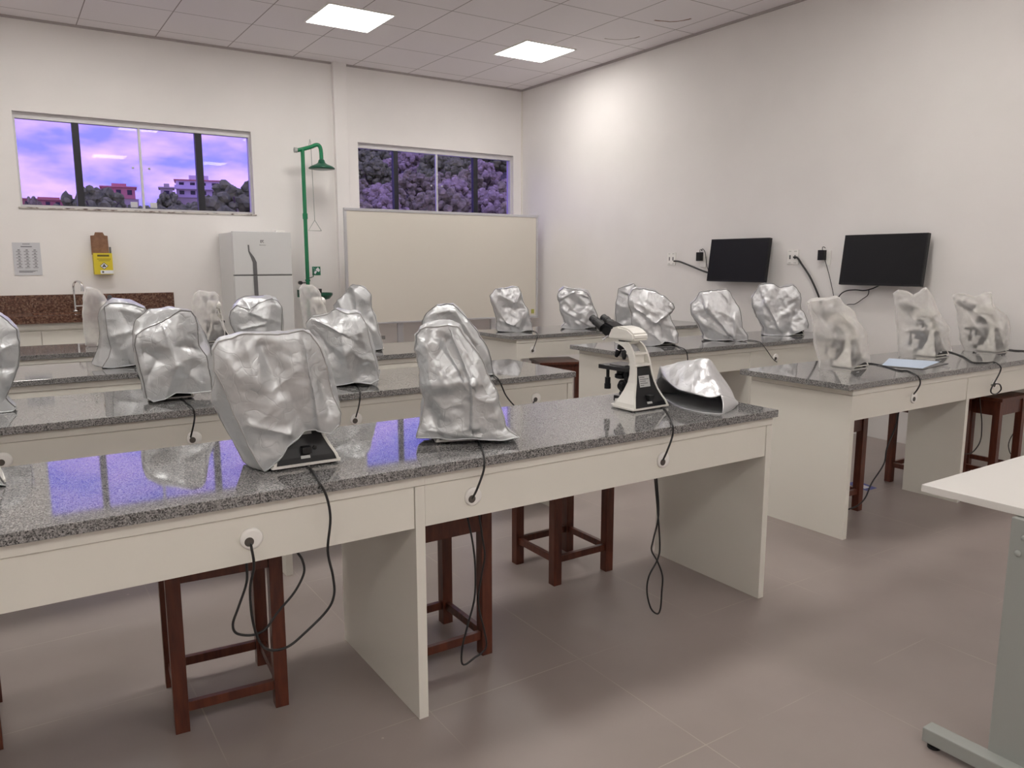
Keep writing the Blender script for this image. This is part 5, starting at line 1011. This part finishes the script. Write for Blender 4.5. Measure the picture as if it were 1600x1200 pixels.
bm = bmesh.new(); prism(bm, [(-.107,1.279),(-.068,1.279),(-.066,.98),(-.085,.93),(-.105,.98)], 'y', -.006, .002); link_mesh('handle', bm, M_dgrey, low_d)
Mt = Matrix.Rotation(math.pi/2, 4, 'X')
bm = bmesh.new()
bx(bm, -.020, -.014, -.0015, .0005, 1.614, 1.640); bx(bm, -.020, .014, -.0015, .0005, 1.636, 1.640); bx(bm, -.020, -.008, -.0015, .0005, 1.612, 1.616); bx(bm, .006, .014, -.0015, .0005, 1.612, 1.616)
prism(bm, [(-.006,1.632),(.010,1.632),(.010,1.629),(.0,1.629),(.0,1.622),(.010,1.622),(.010,1.619),(-.006,1.619)], 'y', -.0015, .0005)
link_mesh('door_emblem', bm, M_ink, top_d)
text_mesh('door_lettering', 'Electrolux', .0155, M_ink, top_d, Matrix.Translation((0, -.0006, 1.590)) @ Mt)

# ------------------------------------------------------------------ sink counter along the window wall
ct = empty('sink_cabinet', (0, 8.10, 0), 0, label='white sink base cabinet under the brown granite counter', cat='cabinet')
box_obj('carcass', (-2.2, 1.49, .02, .57, .10, .875), M_white, ct)
box_obj('plinth', (-2.2, 1.49, .06, .55, 0, .10), M_dgrey, ct)
box_obj('top_fascia', (-2.2, 1.49, 0, .02, .818, .875), M_strip, ct)
for k in range(8):
    x0 = -2.2 + k*.5 - .004
    if x0 < -2.2: x0 = -2.2
    x1 = -2.2 + (k+1)*.5 - .004
    box_obj('door', (x0+.002, min(x1, 1.49)-.002, 0, .018, .105, .806), M_white, ct, .001)
t = empty('granite_counter', (0, 8.055, 0), 0, label='polished brown granite sink counter with upstand on the window wall', cat='counter')
bm = bmesh.new()
bx(bm, -2.2, .25, 0, .622, .915, .945); bx(bm, .75, 1.52, 0, .622, .915, .945); bx(bm, .25, .75, 0, .12, .915, .945); bx(bm, .25, .75, .48, .622, .915, .945)
link_mesh('slab', bm, M_brgranite, t)
box_obj('front_edge', (-2.2, 1.52, 0, .022, .878, .915), M_brgranite, t)
box_obj('upstand', (-2.2, 1.52, .60, .622, .945, 1.11), M_brgranite, t, .001)
bm = bmesh.new()
for a in ((.25, .75, .12, .48, .76, .768), (.25, .256, .12, .48, .76, .914), (.744, .75, .12, .48, .76, .914), (.25, .75, .12, .126, .76, .914), (.25, .75, .474, .48, .76, .914)): bx(bm, *a)
link_mesh('basin', bm, M_chrome, t)
fa = empty('tap', (.615, 8.58, .945), 0, label='chrome gooseneck tap in front of the brown upstand', cat='tap')
bm = bmesh.new(); tube(bm, catmull([(0,0,.0),(0,0,.12),(-.002,0,.21),(.0,-.01,.262),(.02,-.04,.292),(.045,-.08,.288),(.06,-.11,.262),(.062,-.12,.235)], 6), .010, 10); lathe(bm, [(.022, 0), (.022, .012), (.013, .02)], 18)
link_mesh('spout', bm, M_chrome, fa, smooth=True)
bm = bmesh.new(); lathe(bm, [(.014, 0), (.014, .04)], 14, axis_m((.062, -.12, .20), (0, 0, 1))); link_mesh('aerator', bm, M_chrome, fa)
bm = bmesh.new(); tube(bm, [(0, 0, .055), (.04, -.01, .057), (.11, -.02, .058)], .008, 8); link_mesh('lever', bm, M_chrome, fa)

# ------------------------------------------------------------------ notice in a plastic sleeve
no = empty('wall_notice', (.262, YB - .002, 1.448), 0, label='white printed notice in a plastic sleeve on the wall below the left window', cat='notice')
box_obj('sheet', (-.112, .112, -.003, 0, -.152, .152), mat('notice paper', (.60, .61, .64), .35), no, 0)
bm = bmesh.new()
random.seed(4)
bx(bm, -.03, .03, -.0036, -.0028, .136, .141); bx(bm, -.045, .045, -.0036, -.0028, .110, .118)
for c_ in range(3):
    for r_ in range(6):
        x = -.066 + c_*.064; z = .075 - r_*.030
        bx(bm, x-.006, x+.012, -.0036, -.0028, z+.004, z+.012)
        for q in range(2): bx(bm, x-.018-random.random()*.006, x+.018+random.random()*.008, -.0036, -.0028, z-.004-q*.006, z-.0015-q*.006)
for q in range(3): bx(bm, -.075, .075-.02*q, -.0036, -.0028, -.112-q*.007, -.108-q*.007)
link_mesh('printed_lines', bm, mat('grey notice print', (.16, .16, .18), .6), no)

# ------------------------------------------------------------------ sharps disposal box
sb = empty('sharps_box', (.885, YB, 1.30), 0, label='yellow cardboard sharps disposal box with brown flap hung on the wall', cat='waste box')
bm = bmesh.new(); bx(bm, -.080, .082, -.115, -.006, 0, .205, .002); link_mesh('box_body', bm, M_yellow, sb)
bm = bmesh.new(); prism(bm, [(-.088, .19), (-.088, .372), (-.055, .376), (-.045, .405), (.022, .405), (.035, .376), (.062, .372), (.064, .19)], 'y', -.055, -.050); link_mesh('cardboard_flap', bm, M_brown, sb)
bm = bmesh.new(); bx(bm, -.03, .082, -.1165, -.114, .006, .040); link_mesh('white_label', bm, M_paper, sb)
bm = bmesh.new(); lathe(bm, [(.010, 0), (.010, .001)], 16, axis_m((-.008, -.1162, .024), (0, -1, 0))); link_mesh('label_mark', bm, M_dgrey, sb)
bm = bmesh.new(); prism(bm, [(0.005, .048), (.043, .082), (.005, .116), (-.033, .082)], 'y', -.117, -.114); link_mesh('hazard_diamond', bm, M_ink, sb)
bm = bmesh.new(); prism(bm, [(0.005, .054), (.037, .082), (.005, .110), (-.027, .082)], 'y', -.118, -.1165); dd = link_mesh('diamond_face', bm, M_paper, sb)
bm = bmesh.new()
for a in range(3): lathe(bm, [(.008, 0), (.008, .0006)], 12, axis_m((.005 + .009*math.cos(R(90+120*a)), -.118, .082 + .009*math.sin(R(90+120*a))), (0, -1, 0)))
link_mesh('biohazard_mark', bm, M_ink, dd)
bm = bmesh.new(); bx(bm, -.048, .055, -.1165, -.114, .172, .190); bx(bm, -.052, .068, -.1165, -.114, .145, .150); bx(bm, -.04, .06, -.1165, -.114, .130, .134); link_mesh('printed_heading', bm, mat('dark olive print', (.16, .13, .02), .6), sb)
bm = bmesh.new(); bx(bm, .070, .084, -.06, -.02, .20, .265); link_mesh('side_clip', bm, M_dgrey, sb)

# ------------------------------------------------------------------ emergency shower and eyewash
sh = empty('emergency_shower', (2.862, 8.42, 0), 0, label='green emergency shower and eyewash pipe beside the fridge', cat='emergency shower')
bm = bmesh.new(); tube(bm, [(0, 0, 0), (0, 0, 2.62)], .021, 14); lathe(bm, [(.09, 0), (.09, .012), (.03, .02)], 20)
link_mesh('riser_pipe', bm, M_green, sh, smooth=False)
bm = bmesh.new(); tube(bm, catmull([(-.055, .0, 2.60), (0, 0, 2.615), (.08, -.03, 2.64), (.14, -.05, 2.665), (.17, -.06, 2.65), (.182, -.064, 2.60), (.184, -.065, 2.50)], 6), .021, 14); link_mesh('arm_pipe', bm, M_green, sh, smooth=True)
bm = bmesh.new(); lathe(bm, [(.028, 0), (.028, .03)], 14, axis_m((-.06, 0, 2.60), (-1, 0, 0))); link_mesh('union_cap', bm, M_steelgrey, sh)
bm = bmesh.new(); lathe(bm, [(.02, .10), (.032, .085), (.04, .06), (.06, .045), (.115, .022), (.140, .004), (.138, -.006), (.10, -.012), (0, -.014)], 32, Matrix.Translation((.184, -.065, 2.42))); link_mesh('shower_head', bm, M_dgreen, sh, smooth=True)
bm = bmesh.new(); lathe(bm, [(.027, 0), (.027, .06)], 16, Matrix.Translation((0, 0, 1.93-.05))); lathe(bm, [(.027, 0), (.027, .02)], 16, Matrix.Translation((0, 0, 1.21))); link_mesh('pipe_coupling', bm, M_green, sh)
bm = bmesh.new(); tube(bm, [(.06, -.03, 2.64), (.075, -.03, 2.72), (.082, -.03, 2.70), (.085, -.03, 2.60), (.095, -.03, 1.87)], .0035, 6)
tri = [(.095, -.03, 1.87), (.165, -.03, 1.76), (.165, -.03, 1.757), (.02, -.03, 1.757), (.095, -.03, 1.87)]
tube(bm, tri, .0035, 6); link_mesh('pull_handle', bm, M_steelgrey, sh)
bm = bmesh.new(); tube(bm, catmull([(0, 0, 1.10), (.03, -.05, 1.02), (.08, -.09, .985), (.13, -.10, 1.0)], 5), .016, 10)
link_mesh('eyewash_pipe', bm, M_green, sh)
bm = bmesh.new(); lathe(bm, [(.02, -.03), (.09, -.01), (.125, .03), (.125, .055), (.118, .055), (.085, .0), (0, -.02)], 28, Matrix.Translation((.11, -.10, 1.03))); link_mesh('eyewash_bowl', bm, M_dgreen, sh, smooth=False)
bm = bmesh.new(); bx(bm, .05, .11, -.13, -.08, 1.08, 1.13, .004); link_mesh('nozzle_cap', bm, M_black, sh)
bm = bmesh.new(); lathe(bm, [(.02, -.02), (.02, .02)], 12, axis_m((-.09, -.02, 1.195), (0, 1, 0))); tube(bm, [(0, 0, 1.195), (-.09, -.02, 1.195)], .006, 6); link_mesh('valve_knob', bm, M_black, sh)
bm = bmesh.new(); bx(bm, -.125, -.10, -.06, .0, 1.04, 1.12, .003); tube(bm, [(0, 0, 1.08), (-.11, -.03, 1.08)], .008, 8); link_mesh('push_plate', bm, M_dgreen, sh)
bm = bmesh.new(); tube(bm, [(.0, -.02, 1.24), (.05, -.04, 1.26), (.055, -.04, 1.34)], .005, 6); link_mesh('lever_arm', bm, M_dgreen, sh)
sg_ = empty('safety_sign', (3.055, YB - .001, 1.320), 0, label='small square green safety sign on the wall right of the shower pipe', cat='sign')
box_obj('sign_plate', (-.048, .048, -.003, 0, -.048, .048), mat('sign green', (.02, .17, .10), .5), sg_)
bm = bmesh.new(); prism(bm, [(-.01, .015), (.02, .04), (.042, .01), (.030, -.015), (.012, -.005)], 'y', -.0045, -.003); prism(bm, [(-.03, -.02), (-.005, .005), (.005, -.01), (-.015, -.038)], 'y', -.0045, -.003)
for k in range(4): bx(bm, -.036+.010*(k % 2), -.030+.010*(k % 2), -.0042, -.003, .03-.011*k, .035-.011*k)
link_mesh('sign_symbol', bm, M_paper, sg_)

# ------------------------------------------------------------------ papers
t = empty('paper_sheets', (4.62, 2.52, ZT), 0, label='pale sheet of paper in a folder lying between the first two frosted covers', cat='paper')
def sheet_on(name, pts, z0, z1, m):
    bm = bmesh.new(); prism(bm, [(x-4.62, y-2.52) for x, y in pts], 'z', z0, z1); link_mesh(name, bm, m, t)
sheet_on('folder', [(4.245, 2.565), (4.315, 2.335), (4.70, 2.395), (4.60, 2.70)], .001, .0035, M_dgrey)
sheet_on('sheet', [(4.28, 2.56), (4.335, 2.35), (4.73, 2.46), (4.62, 2.72)], .0037, .0048, M_blueink)
bm = bmesh.new(); prism(bm, [(4.45, 2.70), (4.56, 2.70), (4.60, 2.86), (4.49, 2.87)], 'z', .0, .0015)
q = link_mesh('floor_leaflet', bm, mat('blue leaflet', (.07, .09, .35), .5)); tag(q, 'blue and white leaflet lying on the floor under the nearest right bench', 'leaflet')
bm = bmesh.new(); prism(bm, [(4.475, 2.73), (4.535, 2.73), (4.56, 2.82), (4.50, 2.83)], 'z', .0015, .0022); link_mesh('leaflet_print', bm, M_paper, q)

# ------------------------------------------------------------------ desk at the right front
dk = empty('office_desk', (2.234, 1.185, 0), 0, label='white desk with grey steel leg cut by the right picture edge', cat='desk')
box_obj('desktop', (0, 1.5, -.70, 0, .748, .77), mat('desk white laminate', (.74, .73, .70), .35), dk, .0015)
for x in (-.015, 1.40):
    bm = bmesh.new(); bx(bm, x, x+.055, -.40, -.255, .058, .745, .004)
    lg = link_mesh('leg', bm, M_steelgrey, dk)
    bm = bmesh.new(); bx(bm, x-.045, x+.005, -.62, -.095, .018, .062, .004); link_mesh('foot_bar', bm, M_steelgrey, lg)
    for q in (-.12, -.60):
        bm = bmesh.new(); lathe(bm, [(.018, 0), (.018, .008), (.008, .010), (.008, .02)], 16, Matrix.Translation((x-.02, q, 0))); link_mesh('levelling_foot', bm, M_black, lg)
    for zz in (.68, .735-.01):
        bm = bmesh.new(); lathe(bm, [(.0085, 0), (.0085, .003), (.006, .006), (0, .007)], 16, axis_m((x, -.28 - (.0 if zz < .7 else .012), zz-.03), (-1, 0, 0))); link_mesh('bolt', bm, M_steelgrey, lg, smooth=True)
bm = bmesh.new(); bx(bm, .03, 1.41, -.36, -.33, .60, .745); link_mesh('rear_rail', bm, M_steelgrey, dk)

# ------------------------------------------------------------------ outside: hill, houses, trees
def ground(az, d):
    """height of the land outside at a bearing (degrees) and distance"""
    t = max(0, min(1, (az - 15.5)/6)); t = t*t*(3-2*t)
    low = (-3 + 3*(d-14)/36) if d < 50 else (d-50)*.083
    steep = (-3 + 3*(d-14)/36) if d < 50 else min((d-50)*.30, 14.2)
    return low*(1-t) + steep*t + noise.noise(Vector((az*.3, d*.07, 0)))*.6
bm = bmesh.new(); G = []
for i in range(0, 66):
    az = -60 + i*2; row = []
    for j in range(22):
        d = 14 + j*9
        row.append(bm.verts.new((d*math.sin(R(az)), max(d*math.cos(R(az)), 10.5), ground(az, d))))
    G.append(row)
for A, B in zip(G, G[1:]):
    for j in range(21): bm.faces.new((A[j], B[j], B[j+1], A[j+1]))
M_hill = noisy(mat('wooded hillside ground', rough=.95), (.10, .11, .07), (.22, .20, .14), .8, 6)
tag(link_mesh('hillside', bm, M_hill, smooth=True), kind='structure')

M_leaf = [noisy(mat('leaves %d' % k, rough=.8, spec=.2), a, b_, 2.2, 6, .3, .7) for k, (a, b_) in enumerate([((.10, .13, .05), (.30, .35, .12)), ((.15, .16, .07), (.44, .42, .20)), ((.22, .20, .12), (.55, .49, .32))])]
M_bark = mat('grey bark', (.12, .09, .07), .9)
def tree_kind(seed, m, rad=2.4, nb=95, trunk=3.0, open_=1.0):
    random.seed(seed)
    t = empty('tree', cat='tree', label='x')
    bm = bmesh.new()
    for k in range(nb):
        th = random.random()*6.283; ph = random.uniform(-.5, 1.35)
        r_ = rad*random.uniform(.45, .95)*open_
        c_ = Vector((math.cos(th)*math.cos(ph)*r_, math.sin(th)*math.cos(ph)*r_, trunk + rad*.55 + math.sin(ph)*r_*.8))
        s = rad*random.uniform(.09, .21)
        rr = bmesh.ops.create_icosphere(bm, subdivisions=2, radius=s, matrix=Matrix.Translation(c_))
        for v in rr['verts']:
            v.co = c_ + (v.co-c_)*(1 + .55*noise.noise(v.co*2.3/1.0 + Vector((seed, 0, 0))) + .45*noise.noise(v.co*7))
    link_mesh('crown', bm, m, t)
    bm = bmesh.new()
    tube(bm, [(0, 0, -1), (.05, 0, trunk*.5), (0, .05, trunk+rad*.5)], .2, 7, rr=[.22, .16, .08])
    for k in range(5):
        a = k*1.256; tube(bm, [(0, 0, trunk*.8), (math.cos(a)*rad*.4, math.sin(a)*rad*.4, trunk+rad*.5), (math.cos(a)*rad*.75, math.sin(a)*rad*.75, trunk+rad*.9)], .05, 5)
    link_mesh('trunk', bm, M_bark, t)
    return t
kinds = [tree_kind(1, M_leaf[0]), tree_kind(2, M_leaf[1], 2.1), tree_kind(3, M_leaf[2], 1.9, 80)]
used = [False]*3
def put_tree(az, d, top, k, label, group=None, wide=1.0):
    """top: bearing height (degrees) of the crown's top seen from the room; None = a tree of ordinary size"""
    o = kinds[k] if not used[k] else copy_tree(kinds[k])
    used[k] = True
    z = ground(az, d)
    s = random.uniform(.62, .85) if top is None else max(.2, (1.42 + d*math.tan(R(top)) - z)/6.6)
    o.location = (d*math.sin(R(az)), d*math.cos(R(az)), z); o.scale = (s*wide, s*wide, s); o.rotation_euler = (0, 0, random.random()*6.28)
    o['label'] = label
    if group: o['group'] = group
    elif 'group' in o: del o['group']
random.seed(9)
for j in range(12):      # wooded slope behind the right window
    d = 54 + j*4.3
    for i in range(9):
        az = 20.6 + (i + (j % 2)*.5)*1.95 + random.uniform(-.3, .3)
        if az > 36: continue
        put_tree(az, d + random.uniform(-1.5, 1.5), None, random.choice([1, 2, 2, 1] if j < 3 else [0, 1, 0, 0, 2]), 'leafy tree on the steep wooded slope seen through the right window', 'trees on the slope behind the right window')
for i in range(20):      # green belt along the foot of the left window
    az = 4.3 + i*.62 + random.uniform(-.15, .15)
    put_tree(az, 66 + random.uniform(-6, 6), 3.75 + max(0, az-9)*.09 + random.uniform(-.15, .25), random.choice([0, 1, 0]), 'low tree in the green belt along the bottom of the left window', 'low trees behind the left window')
put_tree(5.75, 58, 5.0, 0, 'round dark tree left of the pink house in the left window')
put_tree(14.35, 54, 5.75, 0, 'tall dark tree at the right end of the left window', wide=1.1)
put_tree(10.1, 75, 4.75, 0, 'small dark tree just left of the white balconied house', wide=.7)
put_tree(2.3, 80, 4.3, 1, 'sparse little treetop above the low red roofs in the left window', wide=.5)

M_pinkw = mat('salmon house wall', (.72, .26, .22), .8); M_tile = mat('terracotta roof', (.62, .24, .17), .8); M_whw = mat('white house wall', (.78, .70, .68), .8); M_ochre = mat('ochre house wall', (.55, .50, .36), .8)
def house(az, d, zel, w, h, dep, m, label, roof, floors, cols, balcony=False):
    z = 1.42 + d*math.tan(R(zel)); t = empty('house', (d*math.sin(R(az)), d*math.cos(R(az)), z), -R(az), label=label, cat='house')
    box_obj('wall', (-w/2, w/2, 0, dep, 0, h), m, t)
    box_obj('retaining_wall', (-w/2-.6, w/2+.6, .3, dep, ground(az, d) - z - 1, 0), M_ochre, t)
    box_obj('roof', (-w/2-.4, w/2+.4, -.4, dep+.4, h, h+.25), roof, t)
    box_obj('roof_room', (-w*.2, w*.25, dep*.2, dep*.8, h+.25, h+.25+h*.3), m, t)
    fh = h/floors
    for f in range(floors):
        for c_ in range(cols):
            x = -w/2 + (c_+.5)*w/cols
            wi = box_obj('window', (x-w/cols*.22, x+w/cols*.22, -.05, .02, f*fh+fh*.35, f*fh+fh*.8), M_mull, t)
        if balcony and f:
            box_obj('balcony', (-w/2-.3, w/2+.3, -1.3, 0, f*fh-.1, f*fh+.12), m, t)
            box_obj('railing', (-w/2-.3, w/2+.3, -1.3, -1.2, f*fh+.12, f*fh+.75), m, t)
house(7.1, 190, 4.05, 6.4, 2.3, 6, M_pinkw, 'salmon pink house on the ridge in the left window', M_pinkw, 1, 3)
house(11.9, 190, 4.25, 9.0, 3.6, 7, M_whw, 'white house with balconies on the ridge right of the centre stile', M_tile, 2, 4, True)
house(9.95, 185, 4.0, 2.4, 2.6, 5, M_ochre, 'narrow ochre building leaning against the white balconied house', M_ochre, 1, 1)
house(3.1, 170, 3.35, 8.0, 1.3, 5, M_tile, 'long low house with red roof at the lower left of the left window', M_tile, 1, 5)
house(5.35, 182, 3.55, 4.0, 1.3, 5, M_whw, 'low pale house with red roof beside the first mullion', M_tile, 1, 3)
